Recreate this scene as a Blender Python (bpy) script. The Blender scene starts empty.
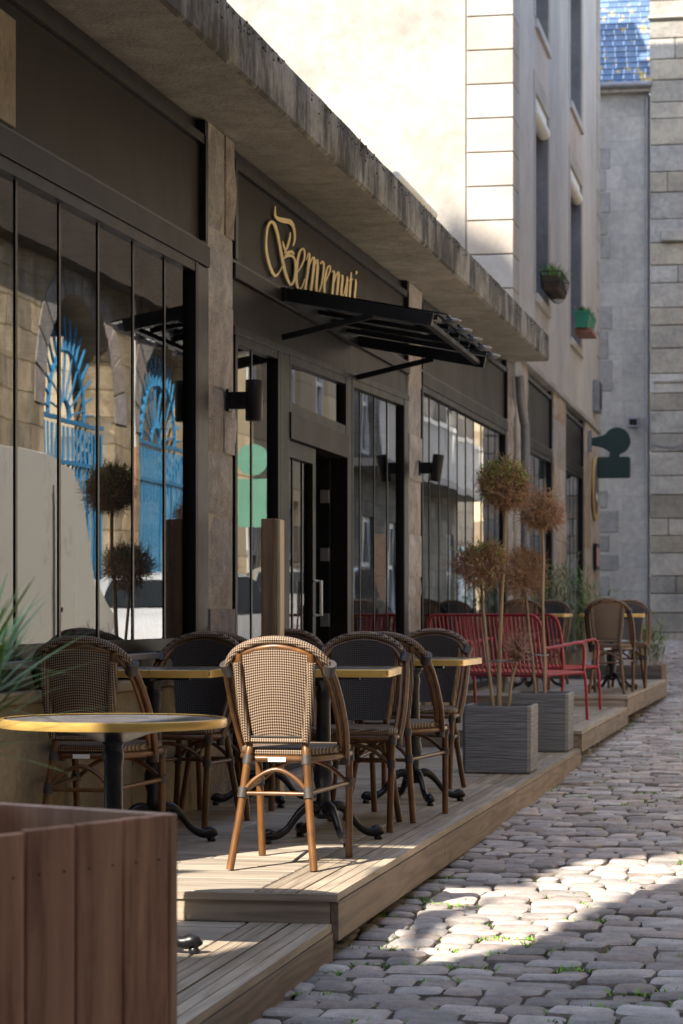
import bpy, math, random
from math import sin, cos, pi, radians, sqrt
from mathutils import Vector, Matrix
random.seed(7)
S = bpy.context.scene
COL = S.collection
# ------------------------------------------------------------------ helpers
class MB:
    def __init__(s): s.v=[]; s.f=[]
    def quad(s,a,b,c,d):
        n=len(s.v); s.v+= [a,b,c,d]; s.f.append((n,n+1,n+2,n+3))
    def poly(s,pts):
        n=len(s.v); s.v+=list(pts); s.f.append(tuple(range(n,n+len(pts))))
    def hexa(s,p):   # 8 pts: bottom 4 ccw, top 4 ccw
        n=len(s.v); s.v+=list(p)
        for f in ((3,2,1,0),(4,5,6,7),(0,1,5,4),(1,2,6,5),(2,3,7,6),(3,0,4,7)):
            s.f.append(tuple(n+i for i in f))
    def box(s,x0,x1,y0,y1,z0,z1):
        s.hexa([(x0,y0,z0),(x1,y0,z0),(x1,y1,z0),(x0,y1,z0),(x0,y0,z1),(x1,y0,z1),(x1,y1,z1),(x0,y1,z1)])
    def sbox(s,x0,x1,y0,y1,zb,zt):  # sloped along y, zb/zt callables
        s.hexa([(x0,y0,zb(y0)),(x1,y0,zb(y0)),(x1,y1,zb(y1)),(x0,y1,zb(y1)),
                (x0,y0,zt(y0)),(x1,y0,zt(y0)),(x1,y1,zt(y1)),(x0,y1,zt(y1))])
    def rbox(s,x0,x1,y0,y1,z0,z1,b=.01):  # box with chamfered upper+vertical edges
        def ring(i,z): return [(x0+i,y0,z),(x1-i,y0,z),(x1,y0+i,z),(x1,y1-i,z),(x1-i,y1,z),(x0+i,y1,z),(x0,y1-i,z),(x0,y0+i,z)]
        def ring2(i,z): return [(x0+i+b*.5,y0+i,z),(x1-i-b*.5,y0+i,z),(x1-i,y0+i+b*.5,z),(x1-i,y1-i-b*.5,z),(x1-i-b*.5,y1-i,z),(x0+i+b*.5,y1-i,z),(x0+i,y1-i-b*.5,z),(x0+i,y0+i+b*.5,z)]
        n=len(s.v); rs=[ring2(b,z0),ring(b,z0+b),ring(b,z1-b),ring2(b,z1)]
        for r in rs: s.v+=r
        for k in range(3):
            for i in range(8):
                a=n+k*8+i; c=n+k*8+(i+1)%8
                s.f.append((a,c,c+8,a+8))
        s.f.append(tuple(n+24+i for i in range(8))); s.f.append(tuple(n+7-i for i in range(8)))
    def tube(s,pts,r,seg=8,caps=True,closed=False):
        pts=[Vector(p) for p in pts]; m=len(pts)
        rr=r if hasattr(r,'__len__') else [r]*m
        n=len(s.v); up=None
        for i,p in enumerate(pts):
            if closed: t=(pts[(i+1)%m]-pts[i-1])
            else: t=(pts[min(i+1,m-1)]-pts[max(i-1,0)])
            if t.length<1e-9: t=Vector((0,0,1))
            t.normalize()
            if up is None:
                up=Vector((0,0,1)) if abs(t.z)<.9 else Vector((0,1,0))
            a=t.cross(up)
            if a.length<1e-6: a=t.cross(Vector((1,0,0)))
            a.normalize(); b=a.cross(t).normalized(); up=b
            for k in range(seg):
                w=2*pi*k/seg
                s.v.append(tuple(p+a*cos(w)*rr[i]+b*sin(w)*rr[i]))
        for i in range(m if closed else m-1):
            j=(i+1)%m
            for k in range(seg):
                k2=(k+1)%seg
                s.f.append((n+i*seg+k,n+i*seg+k2,n+j*seg+k2,n+j*seg+k))
        if caps and not closed:
            s.f.append(tuple(n+k for k in reversed(range(seg))))
            s.f.append(tuple(n+(m-1)*seg+k for k in range(seg)))
    def lathe(s,prof,c=(0,0,0),seg=20):
        n=len(s.v)
        for r,z in prof:
            for k in range(seg):
                w=2*pi*k/seg; s.v.append((c[0]+r*cos(w),c[1]+r*sin(w),c[2]+z))
        for i in range(len(prof)-1):
            for k in range(seg):
                k2=(k+1)%seg
                s.f.append((n+i*seg+k,n+i*seg+k2,n+(i+1)*seg+k2,n+(i+1)*seg+k))
        s.f.append(tuple(n+k for k in reversed(range(seg))))
        s.f.append(tuple(n+(len(prof)-1)*seg+k for k in range(seg)))
    def prism(s,outline,fn0,fn1):  # outline list of 2d; fn maps to 3d
        n=len(s.v); m=len(outline)
        s.v+=[fn0(p) for p in outline]+[fn1(p) for p in outline]
        for i in range(m):
            j=(i+1)%m; s.f.append((n+i,n+j,n+m+j,n+m+i))
        s.f.append(tuple(n+i for i in reversed(range(m)))); s.f.append(tuple(n+m+i for i in range(m)))
    def build(s,name,mat,parent=None,smooth=False,world=True,bev=0):
        off=Vector((0,0,0))
        if parent is not None and world:
            q=parent
            while q is not None: off+=q.location; q=q.parent
        me=bpy.data.meshes.new(name)
        me.from_pydata([(v[0]-off.x,v[1]-off.y,v[2]-off.z) for v in s.v],[],s.f)
        if mat: me.materials.append(mat)
        if smooth:
            me.polygons.foreach_set('use_smooth',[True]*len(me.polygons))
        me.update()
        o=bpy.data.objects.new(name,me); COL.objects.link(o)
        if parent is not None: o.parent=parent
        if smooth:
            try:
                me.set_sharp_from_angle(angle=radians(50))
            except Exception: pass
        if bev:
            m=o.modifiers.new('bevel','BEVEL'); m.width=bev; m.segments=2; m.limit_method='ANGLE'
        return o
def build_split(b,name,mat,parent=None,**k):
    # one object per connected piece
    par=list(range(len(b.v)))
    def find(i):
        while par[i]!=i: par[i]=par[par[i]]; i=par[i]
        return i
    for f in b.f:
        r=find(f[0])
        for i in f[1:]: par[find(i)]=r
    groups={}
    for fi,f in enumerate(b.f): groups.setdefault(find(f[0]),[]).append(f)
    out=[]
    for fs in groups.values():
        m={}; nb=MB()
        for f in fs:
            for i in f:
                if i not in m: m[i]=len(nb.v); nb.v.append(b.v[i])
            nb.f.append(tuple(m[i] for i in f))
        out.append(nb.build(name,mat,parent,**k))
    return out
def tag(o,label=None,cat=None,group=None,kind=None):
    if label: o['label']=label
    if cat: o['category']=cat
    if group: o['group']=group
    if kind: o['kind']=kind
    return o
def thing(name,label,cat,loc=(0,0,0),rz=0,group=None):
    o=bpy.data.objects.new(name,None); COL.objects.link(o); o.location=loc; o.rotation_euler=(0,0,rz)
    o.empty_display_size=.1
    return tag(o,label,cat,group)
def copy_thing(src,loc,rz,label,group=None):
    r=src.copy(); COL.objects.link(r); r.location=loc; r.rotation_euler=(0,0,rz); r['label']=label
    if group: r['group']=group
    for ch in list(src.children):
        c=ch.copy(); COL.objects.link(c); c.parent=r
        for g in list(ch.children):
            d=g.copy(); COL.objects.link(d); d.parent=c
    return r
def lerp(a,b,t): return a+(b-a)*t
def spline(pts,n=6):
    P=[Vector(p) for p in pts]; out=[]
    for i in range(len(P)-1):
        p0=P[max(i-1,0)];p1=P[i];p2=P[i+1];p3=P[min(i+2,len(P)-1)]
        for k in range(n):
            t=k/n; out.append(.5*((2*p1)+(p2-p0)*t+(2*p0-5*p1+4*p2-p3)*t*t+(3*p1-p0-3*p2+p3)*t*t*t))
    out.append(P[-1]); return out
# camera constants
TH=radians(10.45); F=2418.; HY=612.
def ratio(px):
    return math.tan(math.atan((px-341.5)/F)-TH)
def at_x(px,py,X):           # point on plane x=X seen at pixel
    Y=X/ratio(px); zc=Y*cos(TH)-X*sin(TH); return Y,(HY-py)*zc/F
# ------------------------------------------------------------------ materials
def newmat(name):
    m=bpy.data.materials.new(name); m.use_nodes=True; nt=m.node_tree; nt.nodes.clear()
    out=nt.nodes.new('ShaderNodeOutputMaterial'); p=nt.nodes.new('ShaderNodeBsdfPrincipled')
    nt.links.new(p.outputs[0],out.inputs[0]); return m,nt,p
def N(nt,t,**k):
    n=nt.nodes.new(t)
    for a,b in k.items():
        if a in n.inputs.keys(): n.inputs[a].default_value=b
        else: setattr(n,a,b)
    return n
def coords(nt,scale=(1,1,1),obj=True):
    g=N(nt,'ShaderNodeTexCoord') ; mp=N(nt,'ShaderNodeMapping'); mp.inputs['Scale'].default_value=scale
    nt.links.new(g.outputs['Object'],mp.inputs[0]); return mp.outputs[0]
def noise(nt,vec,scale,detail=4,rough=.55):
    n=N(nt,'ShaderNodeTexNoise'); n.inputs['Scale'].default_value=scale; n.inputs['Detail'].default_value=detail; n.inputs['Roughness'].default_value=rough
    nt.links.new(vec,n.inputs['Vector']); return n.outputs['Fac']
def ramp(nt,fac,stops):
    r=N(nt,'ShaderNodeValToRGB'); e=r.color_ramp.elements
    while len(e)<len(stops): e.new(.5)
    for i,(p,c) in enumerate(stops):
        e[i].position=p; e[i].color=(c[0],c[1],c[2],1) if hasattr(c,'__len__') else (c,c,c,1)
    nt.links.new(fac,r.inputs[0]); return r.outputs[0]
def mixc(nt,fac,a,b,mode='MIX'):
    m=N(nt,'ShaderNodeMix'); m.data_type='RGBA'; m.blend_type=mode
    for s,v in ((m.inputs[0],fac),(m.inputs[6],a),(m.inputs[7],b)):
        if hasattr(v,'is_output'): nt.links.new(v,s)
        elif hasattr(v,'__len__'): s.default_value=(v[0],v[1],v[2],1)
        else: s.default_value=v
    return m.outputs[2]
def mth(nt,op,a,b=None,c=None):
    m=N(nt,'ShaderNodeMath'); m.operation=op
    for i,v in enumerate((a,b,c)):
        if v is None: continue
        if hasattr(v,'is_output'): nt.links.new(v,m.inputs[i])
        else: m.inputs[i].default_value=v
    return m.outputs[0]
def bump(nt,p,h,strength=.5,dist=.01,chain=None):
    b=N(nt,'ShaderNodeBump'); b.inputs['Strength'].default_value=strength; b.inputs['Distance'].default_value=dist
    nt.links.new(h,b.inputs['Height'])
    if chain is not None: nt.links.new(chain,b.inputs['Normal'])
    nt.links.new(b.outputs[0],p.inputs['Normal']); return b.outputs[0]
def island(nt):
    return N(nt,'ShaderNodeNewGeometry').outputs['Random Per Island']
def simple(name,col,rough=.6,metal=0,var=.25,scale=8,bstr=.2,bdist=.004,stretch=(1,1,1),isl=0,spec=.5,coat=0):
    m,nt,p=newmat(name); v=coords(nt,stretch)
    f=noise(nt,v,scale,6,.6)
    lo=tuple(c*(1-var) for c in col); hi=tuple(min(1,c*(1+var)) for c in col)
    c=ramp(nt,f,[(.3,lo),(.7,hi)])
    if isl:
        r=island(nt); k=mth(nt,'MULTIPLY_ADD',r,2*isl,1-isl)
        h=N(nt,'ShaderNodeHueSaturation'); nt.links.new(c,h.inputs['Color']); nt.links.new(k,h.inputs['Value']); c=h.outputs[0]
    nt.links.new(c,p.inputs['Base Color']); p.inputs['Metallic'].default_value=metal
    rr=mth(nt,'MULTIPLY_ADD',f,.25,rough-.12); nt.links.new(rr,p.inputs['Roughness'])
    p.inputs['Specular IOR Level'].default_value=spec
    if coat: p.inputs['Coat Weight'].default_value=coat
    if bstr:
        f2=noise(nt,v,scale*6,5,.6); bump(nt,p,f2,bstr,bdist)
    return m
M={}
M['panel']=simple('bronze_panel',(.022,.0175,.0165),.42,0,.2,2.5,.05,.003,(1,1,.4),spec=.08)
M['frame']=simple('bronze_frame',(.013,.0115,.011),.40,0,.1,4,.04,.002,spec=.12)
M['black']=simple('black_metal',(.008,.008,.009),.38,.0,.3,9,.05,.002,spec=.3)
M['iron']=simple('cast_iron',(.014,.014,.017),.3,.3,.3,20,.2,.003)
M['green_sign']=simple('dark_green_paint',(.004,.026,.024),.5,0,.1,5,.0)
M['gold']=simple('gold_leaf',(.95,.72,.34),.4,0,.08,12,.0)
M['red']=simple('red_enamel',(.31,.004,.018),.32,0,.08,9,.0,coat=.3)
M['zinc']=simple('zinc_pipe',(.22,.22,.24),.5,.4,.15,7,.1,.002)
M['wring']=simple('grey_ring',(.25,.25,.26),.5,.5,.1,9,0)
M['soil']=simple('soil',(.05,.035,.025),.95,0,.4,30,.8,.02)
M['trunk']=simple('pale_bark',(.36,.27,.17),.8,0,.25,14,.5,.004,(1,1,.3))
M['twig']=simple('brown_twigs',(.36,.21,.12),.85,0,.3,9,0,isl=.45)
M['twiggreen']=simple('green_leaflets',(.22,.33,.04),.6,0,.3,9,0,isl=.3)
M['leaf']=simple('blade_leaves',(.12,.24,.05),.45,0,.3,6,0,isl=.4)
M['palm']=simple('yucca_leaf',(.20,.34,.07),.42,0,.25,5,0,isl=.3)
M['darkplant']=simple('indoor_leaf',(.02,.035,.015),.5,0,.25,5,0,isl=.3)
M['moss']=simple('joint_weeds',(.17,.32,.04),.8,0,.35,9,0,isl=.4)
M['bamboo']=None
M['wrap']=simple('dark_binding',(.045,.038,.035),.45,0,.2,60,.4,.002,(1,1,4))
M['rope']=simple('hoop_wrap',(.06,.045,.038),.4,0,.2,90,.6,.003,(1,1,3))
M['white_metal']=simple('white_paint',(.75,.75,.73),.45,0,.06,4,0)
M['blue']=simple('blue_gate_paint',(.05,.26,.50),.4,0,.1,4,0)
M['orange']=simple('orange_pipe',(.55,.27,.16),.6,0,.1,4,0)
M['carwhite']=simple('white_car_paint',(.62,.64,.66),.25,0,.03,2,0,coat=.6)
M['cargrey']=simple('grey_car_paint',(.30,.30,.29),.25,.3,.03,2,0,coat=.6)
M['vancream']=simple('cream_van_paint',(.80,.77,.68),.3,0,.03,2,0,coat=.5)
M['tyre']=simple('tyre_rubber',(.02,.02,.02),.8,0,.1,9,0)
M['carglass']=simple('car_glass',(.02,.025,.03),.08,0,.05,2,0)
M['redlens']=simple('red_lens',(.45,.01,.01),.2,0,.05,2,0)
M['plastic_green']=simple('green_plastic',(.02,.20,.11),.5,0,.1,9,0)
M['cream']=simple('cream_blind',(.72,.70,.64),.6,0,.05,6,0)
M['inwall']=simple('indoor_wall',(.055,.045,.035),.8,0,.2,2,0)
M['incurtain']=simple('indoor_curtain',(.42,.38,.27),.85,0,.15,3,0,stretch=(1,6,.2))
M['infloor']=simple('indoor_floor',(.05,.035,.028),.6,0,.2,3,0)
M['terra']=simple('brick_red_door',(.25,.10,.06),.6,0,.15,3,0)
M['palegreen']=simple('pale_green_sign_paint',(.15,.34,.24),.5,0,.06,3,0)
M['paleblue']=simple('pale_blue_joinery',(.35,.50,.62),.5,0,.08,3,0)
M['pot']=None
def bamboo():
    m,nt,p=newmat('bamboo_look'); v=coords(nt,(1,1,1)); f=noise(nt,coords(nt,(1,1,.35)),18,4)
    c=ramp(nt,f,[(.25,(.05,.02,.008)),(.6,(.15,.064,.018)),(.85,(.25,.12,.036))])
    nt.links.new(c,p.inputs['Base Color']); p.inputs['Roughness'].default_value=.36
    return m
M['bamboo']=bamboo()
def weave():
    m,nt,p=newmat('woven_seat_mesh'); tc=N(nt,'ShaderNodeTexCoord'); sp=N(nt,'ShaderNodeSeparateXYZ')
    nt.links.new(tc.outputs['Object'],sp.inputs[0])
    k=2*pi/.018
    a=mth(nt,'SINE',mth(nt,'MULTIPLY',mth(nt,'ADD',sp.outputs[0],mth(nt,'ADD',sp.outputs[2],sp.outputs[1])),k))
    b=mth(nt,'SINE',mth(nt,'MULTIPLY',mth(nt,'SUBTRACT',mth(nt,'ADD',sp.outputs[2],sp.outputs[1]),sp.outputs[0]),k))
    f=mth(nt,'MULTIPLY_ADD',mth(nt,'MULTIPLY',a,b),.5,.5)
    c=ramp(nt,f,[(.18,(.010,.008,.007)),(.50,(.12,.08,.056)),(.9,(.40,.30,.215))])
    nt.links.new(c,p.inputs['Base Color']); p.inputs['Roughness'].default_value=.5; p.inputs['Specular IOR Level'].default_value=.2
    bump(nt,p,f,.5,.002); return m
M['weave']=weave()
def weave2():  # darker copy of the weave, shade on the chair fronts put into colour
    m,nt,p=newmat('woven_shaded_mesh'); tc=N(nt,'ShaderNodeTexCoord'); sp=N(nt,'ShaderNodeSeparateXYZ')
    nt.links.new(tc.outputs['Object'],sp.inputs[0])
    k=2*pi/.018
    a=mth(nt,'SINE',mth(nt,'MULTIPLY',mth(nt,'ADD',sp.outputs[0],mth(nt,'ADD',sp.outputs[2],sp.outputs[1])),k))
    b=mth(nt,'SINE',mth(nt,'MULTIPLY',mth(nt,'SUBTRACT',mth(nt,'ADD',sp.outputs[2],sp.outputs[1]),sp.outputs[0]),k))
    f=mth(nt,'MULTIPLY_ADD',mth(nt,'MULTIPLY',a,b),.5,.5)
    c=ramp(nt,f,[(.25,(.008,.007,.008)),(.6,(.035,.03,.032)),(1.,(.13,.11,.112))])
    nt.links.new(c,p.inputs['Base Color']); p.inputs['Roughness'].default_value=.45
    bump(nt,p,f,.5,.002); return m
M['weave_shaded']=weave2()
def wood(name,dark,light,axis,rough=.6,isl=.22,scale=6,rings=9,st_=.06):
    m,nt,p=newmat(name)
    st={'x':(st_,1,1),'y':(1,st_,1),'z':(1,1,st_)}[axis]
    tc=N(nt,'ShaderNodeTexCoord'); geo=N(nt,'ShaderNodeNewGeometry')
    add=N(nt,'ShaderNodeVectorMath'); add.operation='MULTIPLY_ADD'
    cmb=N(nt,'ShaderNodeCombineXYZ')
    for i in range(3): nt.links.new(geo.outputs['Random Per Island'],cmb.inputs[i])
    nt.links.new(cmb.outputs[0],add.inputs[0]); add.inputs[1].default_value=(17,31,23); nt.links.new(tc.outputs['Object'],add.inputs[2])
    mp=N(nt,'ShaderNodeMapping'); mp.inputs['Scale'].default_value=st; nt.links.new(add.outputs[0],mp.inputs[0])
    v=mp.outputs[0]
    n1=noise(nt,v,scale,3,.5)
    w=mth(nt,'FRACT',mth(nt,'MULTIPLY',n1,rings))
    w=mth(nt,'ABSOLUTE',mth(nt,'SUBTRACT',w,.5))
    n2=noise(nt,v,scale*14,5,.7)
    f=mth(nt,'ADD',mth(nt,'MULTIPLY',w,.7),mth(nt,'MULTIPLY',n2,.6))
    mid=tuple((a+b)/2 for a,b in zip(dark,light))
    c=ramp(nt,f,[(.2,dark),(.45,mid),(.85,light)])
    r=geo.outputs['Random Per Island']; k=mth(nt,'MULTIPLY_ADD',r,2*isl,1-isl)
    n3=noise(nt,coords(nt,(1,1,1)),2.2,4,.6)
    k=mth(nt,'MULTIPLY',k,mth(nt,'MULTIPLY_ADD',n3,.7,.65))
    h=N(nt,'ShaderNodeHueSaturation'); nt.links.new(c,h.inputs['Color']); nt.links.new(k,h.inputs['Value'])
    nt.links.new(h.outputs[0],p.inputs['Base Color'])
    nt.links.new(mth(nt,'MULTIPLY_ADD',n2,.3,rough-.15),p.inputs['Roughness'])
    bump(nt,p,f,.35,.003); return m
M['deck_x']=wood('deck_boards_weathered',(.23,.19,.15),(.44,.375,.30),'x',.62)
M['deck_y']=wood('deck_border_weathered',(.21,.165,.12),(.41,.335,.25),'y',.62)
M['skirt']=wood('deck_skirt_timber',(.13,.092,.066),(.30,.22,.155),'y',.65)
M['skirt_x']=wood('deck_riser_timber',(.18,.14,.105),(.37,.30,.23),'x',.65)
M['planter_w']=wood('ipe_planter_boards',(.24,.10,.055),(.82,.44,.27),'z',.5,.28,3.2,6,.12)
M['trimw']=wood('planter_end_trim',(.28,.14,.08),(.60,.36,.23),'z',.5,.1,5)
M['post_w']=wood('timber_post',(.14,.085,.055),(.33,.22,.14),'z',.7,.1,5)
M['darkwood']=wood('dark_stained_timber',(.05,.04,.035),(.12,.10,.085),'x',.7,.2,5)
M['interior_wood']=wood('door_wood',(.12,.04,.025),(.26,.10,.06),'z',.6,.2,5)
def stone(name,dark,light,isl=.3,scale=3.,brk=None,bstr=.9,bd=.02,streak=0,rough=.9,tint=True):
    m,nt,p=newmat(name); v=coords(nt,(1,1,1))
    n1=noise(nt,v,scale,6,.65); n2=noise(nt,v,scale*7,6,.7); n3=noise(nt,v,scale*.3,3,.5)
    f=mth(nt,'ADD',mth(nt,'MULTIPLY',n1,.55),mth(nt,'MULTIPLY',n2,.45))
    mid=tuple((a+b)/2 for a,b in zip(dark,light))
    c=ramp(nt,f,[(.32,dark),(.5,mid),(.68,light)])
    geo=N(nt,'ShaderNodeNewGeometry'); r=geo.outputs['Random Per Island']
    k=mth(nt,'MULTIPLY_ADD',r,2*isl,1-isl)
    k=mth(nt,'MULTIPLY',k,mth(nt,'MULTIPLY_ADD',n3,.8,.6))
    h=N(nt,'ShaderNodeHueSaturation'); nt.links.new(c,h.inputs['Color']); nt.links.new(k,h.inputs['Value'])
    if isl:
        hr=mth(nt,'FRACT',mth(nt,'MULTIPLY',r,7.31)); nt.links.new(mth(nt,'MULTIPLY_ADD',hr,.9,.5),h.inputs['Saturation'])
    c=h.outputs[0]
    if streak:
        n4=mth(nt,'ADD',mth(nt,'MULTIPLY',noise(nt,coords(nt,(1,1,.55)),2.6,8,.7),.78),mth(nt,'MULTIPLY',noise(nt,coords(nt,(1,5,.5)),2.2,4,.6),.22))
        c=mixc(nt,ramp(nt,n4,[(.44,0.),(.56,streak)]),c,(.02,.017,.013))
    hgt=f
    if brk:
        tc=N(nt,'ShaderNodeTexCoord'); sp=N(nt,'ShaderNodeSeparateXYZ'); nt.links.new(tc.outputs['Object'],sp.inputs[0]); cm=N(nt,'ShaderNodeCombineXYZ')
        wob=mth(nt,'MULTIPLY_ADD',n3,.3,-.15)
        nt.links.new(mth(nt,'ADD',sp.outputs[brk[0]],wob),cm.inputs[0]); nt.links.new(mth(nt,'ADD',sp.outputs[2],mth(nt,'MULTIPLY',wob,.6)),cm.inputs[1])
        b=N(nt,'ShaderNodeTexBrick'); b.offset=.45; b.squash=1.0
        b.inputs['Scale'].default_value=1; b.inputs['Brick Width'].default_value=brk[1]; b.inputs['Row Height'].default_value=brk[2]; b.inputs['Mortar Size'].default_value=brk[3]; b.inputs['Mortar Smooth'].default_value=.4
        b.inputs['Color1'].default_value=(.62,.6,.58,1) if tint else (.93,.93,.94,1); b.inputs['Color2'].default_value=(1.25,1.15,1.0,1) if tint else (1.05,1.04,1.02,1); b.inputs['Mortar'].default_value=brk[4]
        nt.links.new(cm.outputs[0],b.inputs['Vector'])
        c=mixc(nt,1.,c,b.outputs['Color'],'MULTIPLY')
        hgt=mth(nt,'SUBTRACT',f,mth(nt,'MULTIPLY',b.outputs['Fac'],.9))
    nt.links.new(c,p.inputs['Base Color']); p.inputs['Roughness'].default_value=rough
    p.inputs['Specular IOR Level'].default_value=.25
    bump(nt,p,hgt,bstr,bd); return m
M['pillar']=stone('pillar_granite',(.20,.175,.16),(.56,.50,.46),.22,9,None,1.,.04)
M['sett']=stone('street_setts',(.23,.20,.188),(.52,.46,.425),.30,14,None,.9,.014,rough=.75)
M['joint']=stone('sett_joint_sand',(.045,.038,.032),(.10,.088,.07),0,12,None,.8,.01)
M['plinth']=stone('plinth_render',(.17,.135,.09),(.35,.29,.20),0,4,None,.6,.01)
M['concrete']=stone('slab_soffit_concrete',(.20,.18,.15),(.42,.38,.32),0,7,None,1.,.02)
M['fascia']=stone('slab_fascia_concrete',(.11,.10,.085),(.37,.345,.30),0,4,None,.9,.015,streak=.8)
M['render_cream']=stone('cream_wall_render',(.25,.23,.20),(.46,.425,.38),0,1.1,None,.35,.006,streak=.12)
M['quoin']=stone('smooth_cut_stone',(.31,.28,.245),(.42,.385,.345),.05,3,None,.3,.004)
M['facade_stone']=stone('tall_house_render',(.38,.33,.29),(.52,.46,.41),.04,1.6,None,.4,.006)
M['warm_pier']=stone('warm_granite_pier',(.26,.21,.165),(.50,.41,.32),.15,6,None,.8,.02)
M['farblock']=stone('old_granite_block',(.17,.165,.16),(.46,.41,.34),.28,1.7,None,1.,.03)
M['farrender']=stone('grey_wall_render',(.22,.21,.20),(.46,.44,.41),0,1.3,(0,1.1,.44,.006,(.78,.78,.78,1)),.5,.008,tint=False)
M['opp_stone']=stone('yellow_granite_wall',(.36,.29,.20),(.74,.65,.50),0,2.4,(1,.62,.34,.015,(.7,.64,.5,1)),1.,.03,streak=.35)
M['opp_cream']=stone('cream_house_front',(.62,.52,.36),(.78,.68,.50),0,1.,(1,3.,.62,.012,(.5,.45,.4,1)),.3,.01)
M['opp_grey']=stone('dark_granite_house_front',(.09,.095,.10),(.24,.24,.235),0,2,(1,.8,.4,.015,(.5,.5,.5,1)),.8,.02)
M['opp_dark']=stone('dark_upper_storey',(.06,.048,.036),(.10,.08,.06),0,1.,None,.3,.01)
M['jamb_shade']=stone('shaded_jamb_stone',(.13,.125,.13),(.22,.21,.215),0,3,None,.4,.006)
M['darkblock']=stone('dark_toothing_stone',(.16,.155,.15),(.32,.30,.28),.2,3,None,.9,.02)
M['mortar']=stone('wall_mortar',(.30,.26,.21),(.42,.38,.32),0,6,None,.5,.01)
def slate():
    m,nt,p=newmat('blue_slates_with_lichen'); v=coords(nt,(1,1,1))
    n1=noise(nt,v,3,6,.6)
    r=island(nt); base=ramp(nt,r,[(0,(.05,.10,.20)),(1,(.11,.18,.30))])
    lic=ramp(nt,noise(nt,v,4.5,8,.72),[(.55,0.),(.62,.9)])
    c=mixc(nt,lic,base,(.50,.34,.06)); nt.links.new(c,p.inputs['Base Color']); p.inputs['Roughness'].default_value=.55
    bump(nt,p,n1,.3,.01); return m
M['slate']=slate()
def potmat():
    m,nt,p=newmat('ribbed_grey_planter'); v=coords(nt,(1.5,1.5,40)); n=noise(nt,v,3,4,.5); n2=noise(nt,coords(nt,(1,1,1)),6,4,.5)
    c=ramp(nt,n,[(.3,(.08,.082,.088)),(.7,(.25,.255,.27))]); nt.links.new(c,p.inputs['Base Color']); p.inputs['Roughness'].default_value=.6
    bump(nt,p,n,.9,.008); return m
M['pot']=potmat()
def marble():
    m,nt,p=newmat('dark_table_laminate'); v=coords(nt); n=noise(nt,v,8,6,.6)
    c=ramp(nt,n,[(.35,(.10,.10,.11)),(.65,(.20,.19,.19))]); nt.links.new(c,p.inputs['Base Color']); p.inputs['Roughness'].default_value=.22; return m
M['tabletop']=marble()
M['brass']=simple('brass_edge',(.72,.46,.13),.3,.5,.06,12,0)
def glass():
    m=bpy.data.materials.new('window_glass'); m.use_nodes=True; nt=m.node_tree; nt.nodes.clear()
    out=nt.nodes.new('ShaderNodeOutputMaterial'); t=N(nt,'ShaderNodeBsdfTransparent'); t.inputs[0].default_value=(.80,.84,.82,1)
    g=N(nt,'ShaderNodeBsdfGlossy'); g.inputs['Roughness'].default_value=.0; g.inputs[0].default_value=(.96,.97,1,1)
    fr=N(nt,'ShaderNodeFresnel'); fr.inputs[0].default_value=2.0
    w=noise(nt,coords(nt),1.1,2,.5); b=N(nt,'ShaderNodeBump'); b.inputs['Strength'].default_value=.06; b.inputs['Distance'].default_value=.01; nt.links.new(w,b.inputs['Height']); nt.links.new(b.outputs[0],g.inputs['Normal'])
    mx=N(nt,'ShaderNodeMixShader'); nt.links.new(fr.outputs[0],mx.inputs[0]); nt.links.new(t.outputs[0],mx.inputs[1]); nt.links.new(g.outputs[0],mx.inputs[2]); nt.links.new(mx.outputs[0],out.inputs[0]); return m
M['glass']=glass()
def aglass():
    m=bpy.data.materials.new('awning_glass'); m.use_nodes=True; nt=m.node_tree; nt.nodes.clear()
    out=nt.nodes.new('ShaderNodeOutputMaterial'); t=N(nt,'ShaderNodeBsdfTransparent'); t.inputs[0].default_value=(.82,.86,.88,1)
    g=N(nt,'ShaderNodeBsdfGlossy'); g.inputs['Roughness'].default_value=.05
    fr=N(nt,'ShaderNodeFresnel'); fr.inputs[0].default_value=1.6
    mx=N(nt,'ShaderNodeMixShader'); nt.links.new(fr.outputs[0],mx.inputs[0]); nt.links.new(t.outputs[0],mx.inputs[1]); nt.links.new(g.outputs[0],mx.inputs[2]); nt.links.new(mx.outputs[0],out.inputs[0]); return m
M['aglass']=aglass()
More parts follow.
